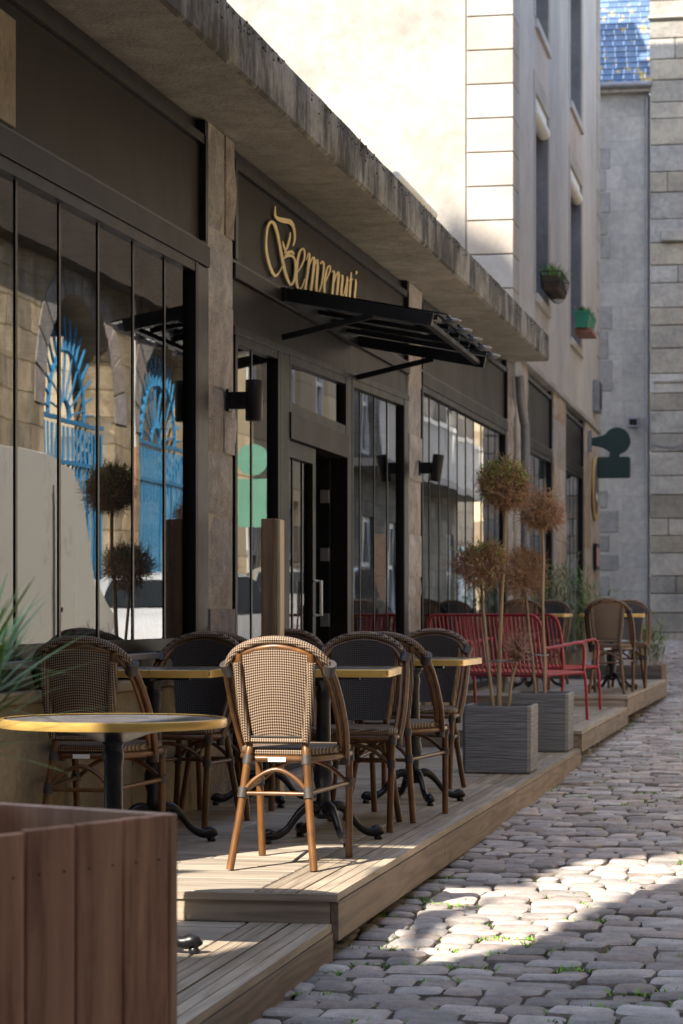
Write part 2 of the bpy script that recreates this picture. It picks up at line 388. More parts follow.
# ------------------------------------------------------------------ ground
def zg(Y):
    if Y<28: return -1.22+.011*(Y-8)
    return -1.0+.0283*(Y-28)
g=MB(); xs=[-60,-20,-3.2,0,3,20,60]; ys=[-60,-20,0,5,10,15,20,25,28,31,34,38,42,46,60,90]
for i in range(len(xs)-1):
    for j in range(len(ys)-1):
        a,b,c,d=xs[i],xs[i+1],ys[j],ys[j+1]
        g.quad((a,c,zg(c)-.020),(b,c,zg(c)-.020),(b,d,zg(d)-.020),(a,d,zg(d)-.020))
tag(g.build('ground',M['joint']),kind='structure')
g=MB(); joints=[]
Y=3.6; row=0
while Y<46:
    d=random.uniform(.13,.17)
    X=-3.0+random.uniform(-.2,0) if Y<44.5 else -3.6
    xmax=2.3
    while X<xmax:
        w=random.uniform(.115,.235)
        cx,cy=X+w/2,Y+d/2+ .02*sin(X*1.7+Y*.4)
        zc=zg(cy)+random.gauss(0,.0055)+.008*sin(cx*2.3+cy*.9)
        hw=w/2-random.uniform(.001,.005); hd=d/2-random.uniform(.001,.005)
        tx=random.gauss(0,.028); ty=random.gauss(0,.03)
        n=len(g.v)
        cr=min(random.uniform(.012,.028),hd*.55); out=[]
        for (sx_,sy_,a0) in ((1,1,0),(-1,1,90),(-1,-1,180),(1,-1,270)):
            jx,jy=random.uniform(-.010,.003),random.uniform(-.009,.003)
            for q in (0,45,90):
                w_=radians(a0+q); out.append((sx_*(hw-cr+jx)+cr*cos(w_),sy_*(hd-cr+jy)+cr*sin(w_)))
            if sy_==1 and sx_==1: out.append((random.uniform(-.3,.3)*hw,hd+random.uniform(-.008,.004)))
            if sy_==-1 and sx_==-1: out.append((random.uniform(-.3,.3)*hw,-hd-random.uniform(-.008,.004)))
        K=len(out)
        for (ins,dz) in ((0,-.045),(.0,-.009),(.010,-.0015),(.028,.001)):
            for (ox,oy) in out:
                px_=ox-math.copysign(min(ins,abs(ox)),ox); py_=oy-math.copysign(min(ins,abs(oy)),oy)
                g.v.append((cx+px_,cy+py_,zc+dz+px_*tx+py_*ty))
        for r_ in range(3):
            for k in range(K):
                k2=(k+1)%K; g.f.append((n+r_*K+k,n+r_*K+k2,n+(r_+1)*K+k2,n+(r_+1)*K+k))
        g.f.append(tuple(n+3*K+k for k in range(K)))
        if X>-1.7: joints.append((X,Y+random.choice((0,d*.5)),zg(Y)))
        X+=w
    Y+=d; row+=1
tag(g.build('cobbled_street',M['sett'],smooth=True),kind='structure')
# weeds between setts
g=MB()
def blade(g,b,dirv,L,w,bend=.3,seg=3):
    b=Vector(b); dv=Vector(dirv).normalized(); side=dv.cross(Vector((0,0,1)))
    if side.length<.05: side=Vector((1,0,0))
    side.normalize(); n=len(g.v)
    for i in range(seg+1):
        t=i/seg; p=b+dv*L*t-Vector((0,0,1))*bend*L*t*t; ww=w*(1-t)**.8*(.6+1.2*t if t<.4 else 1.08)
        g.v.append(tuple(p-side*ww/2)); g.v.append(tuple(p+side*ww/2))
    for i in range(seg):
        a=n+2*i; g.f.append((a,a+1,a+3,a+2))
tufts=[]
for (x,y,z) in joints:
    if y>24: continue
    dens=.42 if y<11 else .14
    if random.random()<dens*(1.0 if x<0 else .6): tufts.append((x,y,z-.012,random.choice((.6,1.,1.4,2.2))))
for i in range(70): 
    y=random.uniform(7.5,27); tufts.append((-1.55+random.uniform(0,.1),y,zg(y)-.012,random.uniform(.6,1.6)))
for (x,y,z,s) in tufts:
    for k in range(int(26*s)):
        a=random.uniform(0,2*pi); rr=random.gauss(0,.02*s)
        blade(g,(x+rr*1.8,y+random.gauss(0,.007),z-.008),(cos(a)*.9,sin(a)*.9,random.uniform(.4,1.1)),random.uniform(.018,.045)*s**.5,random.uniform(.007,.012),.2,2)
tag(g.build('joint_weeds',M['moss']),kind='stuff')
# ------------------------------------------------------------------ decks
def deck(name,label,y0,y1,ztop,xe0,xe1,skirt,riser_h,xb=-2.985):
    t=thing('wooden_deck',label,'deck',(-2.2,y0,ztop),0,'stepped timber decks along the shop front')
    def xe(y): return lerp(xe0,xe1,(y-y0)/(y1-y0))
    b=MB(); y=y0+.012; w=.138; bw=.30
    while y<y1-.02:
        e=min(y+w,y1-.002)
        # boards split at a joint somewhere
        js=[xb, random.uniform(-2.6,-2.2), xe(y)-bw-.012]
        for i in range(2):
            b.rbox(js[i]+.002,js[i+1]-.002,y,e,ztop-.026,ztop+random.uniform(-.0015,.001),.003)
        y+=w+.0035
    b.build('deck_boards',M['deck_x'],t)
    b=MB()
    for k in range(2):
        yy=y0
        while yy<y1-.3:
            L=random.uniform(2.2,3.6); e=min(yy+L,y1)
            if y1-e<.6: e=y1
            o0=xe(yy)-.148*(k+1)-.004*k; o1=xe(e)-.148*(k+1)-.004*k
            # grooved board: ribs
            nr=3; ww=.146
            for r_ in range(nr):
                a=ww*r_/nr; c_=ww*(r_+1)/nr-.004
                b.hexa([(o0+a,yy+.003,ztop-.026),(o0+c_,yy+.003,ztop-.026),(o1+c_,e-.003,ztop-.026),(o1+a,e-.003,ztop-.026),
                        (o0+a,yy+.003,ztop+.001),(o0+c_,yy+.003,ztop+.001),(o1+c_,e-.003,ztop+.001),(o1+a,e-.003,ztop+.001)])
            b.hexa([(o0+.001,yy+.006,ztop-.025),(o0+ww-.006,yy+.006,ztop-.025),(o1+ww-.006,e-.006,ztop-.025),(o1+.001,e-.006,ztop-.025),
                    (o0+.001,yy+.006,ztop-.0015),(o0+ww-.006,yy+.006,ztop-.0015),(o1+ww-.006,e-.006,ztop-.0015),(o1+.001,e-.006,ztop-.0015)])
            yy=e
    b.build('border_boards',M['deck_y'],t)
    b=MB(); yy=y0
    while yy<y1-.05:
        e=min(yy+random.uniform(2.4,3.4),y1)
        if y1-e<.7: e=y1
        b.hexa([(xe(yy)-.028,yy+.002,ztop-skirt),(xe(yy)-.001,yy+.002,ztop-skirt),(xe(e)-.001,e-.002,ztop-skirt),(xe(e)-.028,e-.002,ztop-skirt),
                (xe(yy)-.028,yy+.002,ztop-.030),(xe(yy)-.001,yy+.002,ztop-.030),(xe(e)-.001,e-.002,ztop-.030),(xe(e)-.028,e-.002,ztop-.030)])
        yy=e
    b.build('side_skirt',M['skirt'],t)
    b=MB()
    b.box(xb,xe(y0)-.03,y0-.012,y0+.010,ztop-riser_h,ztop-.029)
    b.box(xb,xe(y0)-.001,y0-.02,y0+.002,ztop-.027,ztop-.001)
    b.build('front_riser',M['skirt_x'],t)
    b=MB()
    yy=y0+.25
    while yy<y1-.1:
        for xx in (xe(yy)-.10,-2.85): b.box(xx-.04,xx+.02,yy,yy+.07,zg(yy)-.03,ztop-.031)
        yy+=1.6
    b.box(xe(y0)-.07,xe(y0)-.03,y0+.03,y1-.03,ztop-.12,ztop-.031)
    b.box(xb,xe(y0)-.03,y1-.05,y1-.01,ztop-.12,ztop-.031)
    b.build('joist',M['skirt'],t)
    return t
D1,D2,D3,D4=-1.105,-1.0,-.872,-.774
deck('d1','lowest wooden deck step in front, lying under the round table',3.3,8.41,D1,-1.585,-1.58,.155,.15)
deck('d2','longest wooden deck carrying most bistro tables and the grey tree pots',8.43,17.73,D2,-1.565,-1.485,.167,.105)
deck('d3','short wooden deck step under the red slatted benches',17.75,22.3,D3,-1.48,-1.44,.155,.128)
deck('d4','farthest wooden deck with the distant table beside the leafy planter',22.32,27.9,D4,-1.44,-1.365,.18,.10)
# ------------------------------------------------------------------ low building
XF=-3.0
def zs(z0): return lambda y: z0+.0113*(y-9)
def zc_(z0): return lambda y: z0
LB=thing('restaurant_building','low restaurant front with dark bronze framed windows under a streaked concrete canopy','building',(-3.0,7.5,-1.2))
SOF=zs(2.546); HEAD=zs(1.765); GRV=zs(1.891)
def stone_pillar(y0,y1,x0,x1,zbot,ztop,parent,name='pillar',mat='pillar',seed=1,hs=(.30,.50)):
    rnd=random.Random(seed); b=MB(); z=zbot
    while z<ztop-.02:
        h=rnd.uniform(*hs); e=min(z+h,ztop)
        if ztop-e<.18: e=ztop
        j=lambda: rnd.uniform(-.012,.012)
        split = rnd.random()<.35
        segs=[(y0,y1)] if not split else [(y0,lerp(y0,y1,rnd.uniform(.35,.65))),None]
        if split: segs[1]=(segs[0][1],y1)
        for (a,c) in segs:
            # grid faced block, rough
            n=len(b.v); nx,nz=4,4
            X1=x1+j()*.8
            def P(u,v,dx): return (X1+dx,lerp(a+.004,c-.004,u),lerp(z+.004,e-.004,v))
            g2=[[None]*(nx+1) for _ in range(nz+1)]
            for iz in range(nz+1):
                for iy in range(nx+1):
                    edge=iz in(0,nz) or iy in(0,nx)
                    q=P(iy/nx,iz/nz,-.014 if edge else rnd.uniform(-.008,.012))
                    g2[iz][iy]=len(b.v); b.v.append(q)
            for iz in range(nz):
                for iy in range(nx): b.f.append((g2[iz][iy],g2[iz][iy+1],g2[iz+1][iy+1],g2[iz+1][iy]))
            # sides: near (-Y) face rough too, far, top, bottom
            for (yy,iy,flip) in ((a+.004,0,0),(c-.004,nx,1)):
                col=[g2[iz][iy] for iz in range(nz+1)]
                back=[]
                mid=[]
                for iz in range(nz+1):
                    z_=lerp(z+.004,e-.004,iz/nz); dy=(-1 if not flip else 1)*(rnd.uniform(0,.010) if 0<iz<nz else 0)
                    mid.append(len(b.v)); b.v.append((X1-.03,yy+dy,z_))
                    back.append(len(b.v)); b.v.append((x0,yy,z_))
                for iz in range(nz):
                    f1=(col[iz],col[iz+1],mid[iz+1],mid[iz]); f2=(mid[iz],mid[iz+1],back[iz+1],back[iz])
                    b.f.append(f1 if not flip else f1[::-1]); b.f.append(f2 if not flip else f2[::-1])
        z=e
    o=b.build(name,M[mat],parent)
    b=MB(); b.box(x0-.02,x1-.022,y0+.012,y1-.012,zbot,ztop)
    b.build('mortar_core',M['mortar'],o)
    return o
pillars=[(12.37,12.95),(19.2,19.88),(26.15,26.68)]
for i,(a,c) in enumerate(pillars):
    stone_pillar(a,c,-3.35,-2.975,-1.3,SOF(a)-.004,LB,'pillar','pillar',11+i)
stone_pillar(8.25,8.5,-3.35,-2.975,-1.3,SOF(8.25)-.004,LB,'pillar','pillar',55)
# bays
def bay(y0,y1,muntins,zbot,head,groove,glassx=-3.02,parent=LB,sof=SOF,ftop=.10,name='window'):
    fr=MB()
    fw=.055; 
    # outer frame of the window
    fr.sbox(glassx-.03,glassx+.035,y0,y0+fw,zc_(zbot),head); fr.sbox(glassx-.03,glassx+.035,y1-fw,y1,zc_(zbot),head)
    fr.sbox(glassx-.03,glassx+.032,y0+fw,y1-fw,lambda y:head(y)-.05,head)
    fr.sbox(glassx-.03,glassx+.032,y0+fw,y1-fw,zc_(zbot),zc_(zbot+.06))
    W=fr.build(name,M['frame'],parent)
    m=None
    for ym in muntins:
        m=MB(); m.sbox(glassx-.003,glassx+.005,ym-.013,ym+.013,zc_(zbot+.06),lambda y:head(y)-.05); m.build('glazing_bar',M['black'],W)
    ys_=[y0+fw]+list(muntins)+[y1-fw]
    for i in range(len(ys_)-1):
        a,c=ys_[i]+.009,ys_[i+1]-.009
        e0=random.uniform(-.0006,.0006)
        p=MB(); p.quad((glassx+e0,a,zbot+.06),(glassx-e0,c,zbot+.06),(glassx-e0,c,head(c)-.05),(glassx+e0,a,head(a)-.05)); p.build('glass_pane',M['glass'],W)
    return W
def upper(y0,y1,head,groove,parent=LB,sof=SOF,px=-3.01,mat='panel'):
    b=MB(); b.sbox(px-.10,px+.03,y0+.002,y1-.002,lambda y:head(y)+.003,lambda y:groove(y)-.014); b.build('transom_beam',M['panel'],parent,bev=.004)
    b=MB(); b.sbox(px-.10,px+.012,y0+.004,y1-.004,lambda y:groove(y)-.013,lambda y:groove(y)+.006); b.build('shadow_gap',M['black'],parent)
    b=MB(); b.sbox(px-.06,px,y0+.07,y1-.12,lambda y:groove(y)+.008,lambda y:sof(y)-.15)
    P=b.build('sign_panel',M[mat],parent)
    b=MB()
    b.sbox(px-.10,px+.035,y1-.118,y1-.075,lambda y:groove(y)+.008,lambda y:sof(y)-.1)
    b.sbox(px-.10,px+.02,y1-.074,y1-.004,lambda y:groove(y)+.008,lambda y:sof(y)-.012)
    b.sbox(px-.10,px+.03,y0+.006,y0+.068,lambda y:groove(y)+.008,lambda y:sof(y)-.1)
    b.sbox(px-.10,px+.028,y0+.07,y1-.12,lambda y:sof(y)-.148,lambda y:sof(y)-.1)
    b.sbox(px-.10,px-.03,y0+.006,y1-.076,lambda y:sof(y)-.098,lambda y:sof(y)-.012)
    b.build('panel_frame',M['black'],parent)
SILL=-.19
bay(8.52,12.12,[9.222+.583*i for i in range(5)],SILL,HEAD,GRV)
upper(8.51,12.36,HEAD,GRV)
b=MB(); b.box(-3.1,-2.995,8.53,9.15,GRV(9)+.02,SOF(8)-.2); b.build('concrete_infill',M['plinth'],LB)
b=MB(); b.box(-3.12,-2.99,12.125,12.36,-.95,HEAD(12.1)-.003); b.build('corner_casing',M['black'],LB)
b=MB(); b.box(-3.2,-2.94,8.52,12.2,SILL-.032,SILL-.003); b.build('sill',M['zinc'],LB,bev=.004)
b=MB(); b.box(-3.2,-3.02,8.52,12.3,SILL-.12,SILL-.034); b.build('sill_recess',M['black'],LB)
b=MB(); b.box(-3.3,-2.93,8.52,12.28,-.36,SILL-.122); b.box(-3.28,-2.96,8.52,12.3,-1.35,-.362); b.build('plinth',M['plinth'],LB,bev=.008)
# door bay
HD=lambda y:1.53+.026*(y-12.95)
BD0,BD1=12.95,19.2
upper(BD0,BD1,lambda y:GRV(y)-.10,GRV)
b=MB(); b.sbox(-3.09,-3.005,BD0+.004,BD1-.004,lambda y:HD(y)+.05,lambda y:GRV(y)-.102); b.build('awning_backing_panel',M['panel'],LB)
b=MB(); b.sbox(-3.09,-2.985,BD0+.004,BD1-.004,lambda y:HD(y)+.002,lambda y:HD(y)+.048); b.build('transom_beam',M['frame'],LB,bev=.004)
bay(12.97,14.16,[13.52],-.93,HD,GRV)
b=MB(); b.sbox(-3.10,-2.985,14.165,14.44,zc_(-.99),HD); b.build('door_post',M['frame'],LB,bev=.004)
b=MB(); b.sbox(-3.10,-2.985,16.42,16.58,zc_(-.99),HD); b.build('door_post',M['frame'],LB,bev=.004)
b=MB(); b.box(-3.12,-2.975,14.445,16.415,1.06,1.22); b.build('door_head',M['panel'],LB,bev=.004)
bay(14.445,16.415,[],1.222,HD,GRV,name='transom_window')
bay(16.6,18.98,[17.09,17.70,18.29],-.93,HD,GRV)
b=MB(); b.sbox(-3.12,-2.99,18.99,19.18,zc_(-.99),HD); b.build('corner_casing',M['black'],LB)
def door_leaf(parent):
    b=MB(); x=-3.04
    y0,y1=14.46,15.40; z0,z1=-.97,1.055
    for (a,c,d,e) in ((y0,y0+.10,z0,z1),(y1-.10,y1,z0,z1),(y0+.1,y1-.1,z0,z0+.22),(y0+.1,y1-.1,z1-.10,z1)): b.box(x-.03,x+.03,a,c,d,e)
    L=b.build('door',M['frame'],parent)
    for ym in (14.78,15.08):
        m=MB(); m.box(x-.002,x+.006,ym-.012,ym+.012,z0+.22,z1-.1); m.build('glazing_bar',M['black'],L)
    p=MB(); p.quad((x,y0+.1,z0+.22),(x,y1-.1,z0+.22),(x,y1-.1,z1-.1),(x,y0+.1,z1-.1)); p.build('glass_pane',M['glass'],L)
    h=MB(); h.tube([(x+.03,y1-.05,-.02),(x+.075,y1-.05,-.02),(x+.075,y1-.05,.20),(x+.03,y1-.05,.20)],.011,8); h.build('handle',M['white_metal'],L,smooth=True)
    return L
door_leaf(LB)
# second leaf swung open inwards
b=MB()
y=16.38
for (a,c,d,e) in ((-3.10,-3.20,-.97,1.055),(-3.94,-4.04,-.97,1.055),(-3.2,-3.94,-.97,-.75),(-3.2,-3.94,.955,1.055)): b.box(c,a,y-.03,y+.03,d,e)
L2=b.build('door',M['black'],LB)
m=MB()
for z in (-.65,-.1,.35,.75): m.box(-3.16,-3.10,y-.055,y-.031,z,z+.09)
build_split(m,'hinge',M['zinc'],L2)
p=MB(); p.quad((-3.94,y,-.75),(-3.2,y,-.75),(-3.2,y,.955),(-3.94,y,.955)); p.build('glass_pane',M['glass'],L2)
b=MB(); b.box(-3.3,-2.96,14.2,16.55,-1.02,-.975); b.build('door_sill',M['zinc'],LB)
b=MB(); b.box(-3.2,-2.97,12.96,14.17,-1.3,-.932); b.box(-3.2,-2.97,16.58,19.18,-1.3,-.932); b.build('plinth',M['plinth'],LB)
# bay 3
B0,B1=19.9,26.1
bay(B0,B1-.13,[B0+.02+.595*i for i in range(1,10)],-.75,HEAD,GRV)
upper(B0,B1+.04,HEAD,GRV)
b=MB(); b.sbox(-3.12,-2.985,B1-.125,B1+.03,zc_(-.75),lambda y:HEAD(y)-.003); b.build('corner_casing',M['black'],LB)
b=MB(); b.box(-3.2,-2.96,B0,B1,-1.2,-.752); b.build('plinth',M['plinth'],LB)
# slab
b=MB(); n=60; y0s,y1s=8.25,26.42
rnd=random.Random(3)
ringsL=[]
for i in range(n+1):
    y=lerp(y0s,y1s,i/n); j=lambda s:rnd.uniform(-s,s)
    xo=-2.565+.0*y
    ringsL.append([(-3.6,y,SOF(y)),(xo-.02,y,SOF(y)+j(.002)),(xo+j(.001),y,SOF(y)+.015+j(.002)),(xo+j(.001),y,SOF(y)+.14),(xo+j(.001),y,SOF(y)+.27+j(.003)),(xo-.02+j(.001),y,SOF(y)+.295+j(.004)),(-3.6,y,SOF(y)+.30)])
soff=MB()
for a in ringsL: b.v+=a[1:7]
for i in range(n):
    for k in range(5): b.f.append((i*6+k,(i+1)*6+k,(i+1)*6+k+1,i*6+k+1))
for i in range(n+1): soff.v+=[ringsL[i][0],lerp(0,1,1) and (-3.1,ringsL[i][0][1],ringsL[i][0][2]),ringsL[i][1]]
for i in range(n):
    for k in range(2): soff.f.append((i*3+k,(i+1)*3+k,(i+1)*3+k+1,i*3+k+1))
for r_ in (ringsL[0],ringsL[-1]): b.poly(r_)
sl=b.build('canopy_slab',M['fascia'],LB,smooth=True)
soff.build('soffit',M['concrete'],sl,smooth=True)
b=MB(); b.box(-12,-3.602,8.25,26.66,2.74,2.80); b.build('flat_roof',M['concrete'],LB)
# moss clumps on slab rim
g=MB(); rnd=random.Random(5)
for i in range(2600):
    y=rnd.uniform(8.3,26.4)
    if noise is None: pass
    dens=.5+.5*sin(y*3.1)*sin(y*1.3+1)
    if rnd.random()>dens*.9: continue
    z=SOF(y)+.280; r_=rnd.uniform(.003,.0065); x=-2.575-rnd.uniform(0,.06)
    if rnd.random()<.35: x=-2.563; z-=abs(rnd.gauss(0,.035))
    g.v+=[(x-r_,y-r_,z-.01),(x+r_,y-r_,z-.01),(x+r_,y+r_,z-.01),(x-r_,y+r_,z-.01),(x,y,z+r_*.55)]
    n_=len(g.v)-5; g.f+=[(n_,n_+1,n_+4),(n_+1,n_+2,n_+4),(n_+2,n_+3,n_+4),(n_+3,n_,n_+4)]
mm=simple('roof_moss',(.045,.042,.014),.95,0,.4,9,0,isl=.4)
o=g.build('moss',mm,LB)
# walls of the low building: end wall, back, interior
b=MB(); b.box(-12,-3.36,8.25,8.45,-1.3,2.6); b.build('end_wall',M['plinth'],LB)
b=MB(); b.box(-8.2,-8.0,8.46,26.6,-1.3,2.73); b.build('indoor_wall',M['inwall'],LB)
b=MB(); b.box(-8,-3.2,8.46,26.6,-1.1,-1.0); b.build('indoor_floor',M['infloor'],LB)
b=MB()
for k in range(26):
    y=8.55+k*.055; b.box(-5.3+.03*sin(k*1.3),-5.24+.03*sin(k*1.3),y,y+.05,-1,2.3)
b.build('curtain',M['incurtain'],LB)
# roof tube
t=MB(); ya,yb=16.3,18.1
t.tube([(-2.63,ya,SOF(ya)+.35),(-2.63,yb,SOF(yb)+.35)],.032,14); o=t.build('roof_pipe',M['cream'],None,smooth=True)
tag(o,'grey metal tube lying along the top edge of the concrete canopy','pipe')
# ------------------------------------------------------------------ sign lettering
SG=thing('shop_sign','gold ornate script lettering fixed on the dark panel above the glass awning','sign',(-3.0,13.9,2.2))
def zz(zx,zy): return (255+zx/5.6917,195+zy/5.6917)
def stroke(pts,parent,name='letter'):
    pts=[(p[0],p[1],p[2]) for p in pts]
    sp_=spline([(p[0],p[1],p[2]) for p in pts],7)
    L=[];R=[]
    for i,p in enumerate(sp_):
        q0=sp_[max(i-1,0)];q1=sp_[min(i+1,len(sp_)-1)]
        d=Vector((q1.x-q0.x,q1.y-q0.y))
        if d.length<1e-6: d=Vector((1,0))
        d.normalize(); nrm=Vector((-d.y,d.x)); w=max(p.z*1.12,2.2)/2
        L.append((p.x+nrm.x*w,p.y+nrm.y*w)); R.append((p.x-nrm.x*w,p.y-nrm.y*w))
    return L,R
def letter(strokes):
    b=MB()
    for k,pts in enumerate(strokes):
        L,R=stroke(pts,SG)
        off=.0006*k
        def P(q,x):
            a=zz(*q); Y,z=at_x(a[0],a[1],-2.985); return (x,Y,z)
        n=len(b.v); m=len(L)
        for q in L: b.v.append(P(q,-2.994+off))
        for q in R: b.v.append(P(q,-2.994+off))
        for q in L: b.v.append(P(q,-2.998))
        for q in R: b.v.append(P(q,-2.998))
        for i in range(m-1):
            b.f.append((n+i,n+i+1,n+m+i+1,n+m+i))
            b.f.append((n+2*m+i,n+2*m+i+1,n+i+1,n+i))
            b.f.append((n+m+i,n+m+i+1,n+3*m+i+1,n+3*m+i))
        b.f.append((n,n+m,n+3*m,n+2*m)); e=m-1
        b.f.append((n+e,n+m+e,n+3*m+e,n+2*m+e))
    b.build('letter',M['gold'],SG)
letter([[(125,62,4),(124,95,8),(127,122,12),(150,138,22),(180,146,26),(207,152,24),(226,176,15),(235,215,10),(235,255,8),(226,290,6)],
        [(210,212,4),(206,245,9),(198,280,10),(185,315,7),(176,335,4)],
        [(166,262,4),(172,290,9),(182,318,9),(192,345,7)],
        [(167,395,4),(150,432,6),(125,460,11),(103,430,12),(85,375,11),(73,310,10),(72,245,9),(80,185,10),(98,153,13),(118,165,14),(135,215,12),(150,290,11),(165,370,13),(180,440,14),(195,485,13),(210,510,10),(226,495,9),(236,450,9),(238,400,9),(232,362,9),(215,345,12),(190,347,14),(172,362,6)],
        [(176,350,4),(195,330,13),(215,322,14),(230,338,8)]])
letter([[(252,440,4),(272,405,7),(288,365,8),(292,330,8),(284,306,9),(266,318,10),(252,370,11),(246,430,12),(245,485,12),(252,525,11),(266,535,7),(280,515,5),(292,478,4)]])
letter([[(300,372,3),(314,330,6),(318,352,11),(310,430,11),(300,500,10),(292,562,9)],
        [(305,450,3),(322,390,5),(336,358,8),(345,362,11),(342,420,12),(334,490,11),(328,540,10),(332,565,6)]])
letter([[(350,400,3),(362,368,7),(366,395,11),(362,460,12),(357,530,11),(362,575,7)],
        [(362,575,5),(384,520,7),(396,450,8),(400,400,9),(392,378,9),(380,392,6)]])
letter([[(408,500,4),(424,460,6),(436,425,7),(434,404,8),(422,412,8),(411,450,10),(404,510,11),(405,560,10),(414,582,6),(426,560,4)]])
letter([[(446,440,3),(456,432,7),(459,450,10),(453,520,10),(446,590,9)],
        [(452,520,3),(466,470,5),(478,440,8),(484,450,10),(480,510,11),(474,575,10),(476,592,6)]])
letter([[(498,462,4),(506,458,8),(506,490,10),(500,545,11),(500,590,9)],
        [(500,592,4),(515,560,5),(526,510,5)],
        [(532,462,6),(531,500,10),(526,555,10),(525,595,8)]])
letter([[(556,438,4),(554,480,9),(549,540,10),(546,592,8)],[(540,486,5),(552,482,6),(566,478,5)]])
letter([[(581,478,5),(582,510,9),(577,560,9),(576,592,7)],[(584,432,4),(586,441,9),(584,452,4)]])
# ------------------------------------------------------------------ awning
AW=thing('glass_awning','black steel awning with glass panes jutting out over the open doorway','awning',(-3.0,15.4,1.8))
ya,yb=14.2,16.72
def az(x): return lerp(1.93,1.76,(x+3)/.9)
b=MB()
def beam(b,p,q,w,h):
    p=Vector(p);q=Vector(q);d=(q-p).normalized(); s=d.cross(Vector((0,0,1))).normalized()*w/2; u=s.cross(d).normalized()*h/2
    if u.z<0:u=-u
    b.hexa([tuple(p-s-u),tuple(p+s-u),tuple(q+s-u),tuple(q-s-u),tuple(p-s+u),tuple(p+s+u),tuple(q+s+u),tuple(q-s+u)])
for y in (ya,yb):
    b=MB(); beam(b,(-2.97,y,az(-2.97)-.02),(-2.07,y,az(-2.07)-.02),.04,.075); b.build('side_beam',M['black'],AW)
for k in range(1,5):
    y=lerp(ya,yb,k/5); b=MB(); beam(b,(-2.97,y,az(-2.97)),(-2.12,y,az(-2.12)),.03,.03); b.build('glazing_rib',M['black'],AW)
b=MB(); b.box(-2.985,-2.955,ya-.03,yb+.03,1.86,1.945); b.build('wall_rail',M['black'],AW)
b=MB(); b.box(-2.14,-2.10,ya+.022,yb-.022,az(-2.12)-.045,az(-2.12)-.016); b.build('front_rail',M['black'],AW)
for y in (ya,yb):
    b=MB(); beam(b,(-2.98,y,1.645),(-2.43,y,az(-2.43)-.055),.035,.035); b.build('brace',M['black'],AW)
for k in range(5):
    y0_,y1_=lerp(ya,yb,k/5)+.01,lerp(ya,yb,(k+1)/5)-.01
    b=MB(); n_=6
    b.hexa([(-2.95,y0_,az(-2.95)+.022),(-1.98,y0_,az(-1.98)+.022),(-1.98,y1_,az(-1.98)+.022),(-2.95,y1_,az(-2.95)+.022),
            (-2.95,y0_,az(-2.95)+.032),(-1.98,y0_,az(-1.98)+.032),(-1.98,y1_,az(-1.98)+.032),(-2.95,y1_,az(-2.95)+.032)])
    b.build('glass_panel',M['aglass'],AW)
    b=MB(); ym=(y0_+y1_)/2; b.lathe([(.0,0),(.03,.0),(.05,.012),(.05,.022),(.02,.03),(0,.03)],(-1.98,ym,az(-1.98)+.0),16); b.build('glass_clip',M['wring'],AW,smooth=True)
# ------------------------------------------------------------------ wall lamps
def wall_lamp(y,x,z,label,tilt=0):
    t=thing('wall_lamp',label,'lamp',(x,y,z),0,'black cylinder lamps on the stone pillars')
    b=MB(); b.lathe([(.0,-.11),(.043,-.11),(.047,-.105),(.047,.105),(.043,.11),(0,.11)],(0,0,0),20); o=b.build('lamp_body',M['black'],t,smooth=True,world=False); o.rotation_euler=(0,tilt,0)
    b=MB(); b.box(-.13,-.04,-.028,.028,-.045,.045); b.build('bracket',M['black'],t,world=False)
    b=MB(); b.box(-.145,-.13,-.045,.045,-.06,.06); b.build('wall_plate',M['black'],t,world=False)
wall_lamp(12.72,-2.825,1.14,'upright black cylinder wall lamp on the stone pillar left of the door')
wall_lamp(19.45,-2.80,1.17,'tilted black cylinder wall lamp on the stone pillar right of the door',radians(8))
# ------------------------------------------------------------------ timber post
t=thing('timber_post','rough brown timber post standing on the deck before the door glass','post',(-2.76,12.85,D2))
b=MB(); b.rbox(-2.80,-2.715,12.78,12.90,D2+.002,.505,.004); b.build('post_shaft',M['post_w'],t)
b=MB(); b.rbox(-2.713,-2.695,12.785,12.895,D2+.002,.50,.003); b.build('lit_side_strip',wood('lit_side_wood',(.45,.33,.21),(.68,.54,.38),'z',.7,.1,5),t)  # pale strip puts sunlight on the post's street side into its colour
b=MB(); b.box(-2.82,-2.69,12.76,12.92,D2+.001,D2+.012); b.build('foot_plate',M['iron'],t)
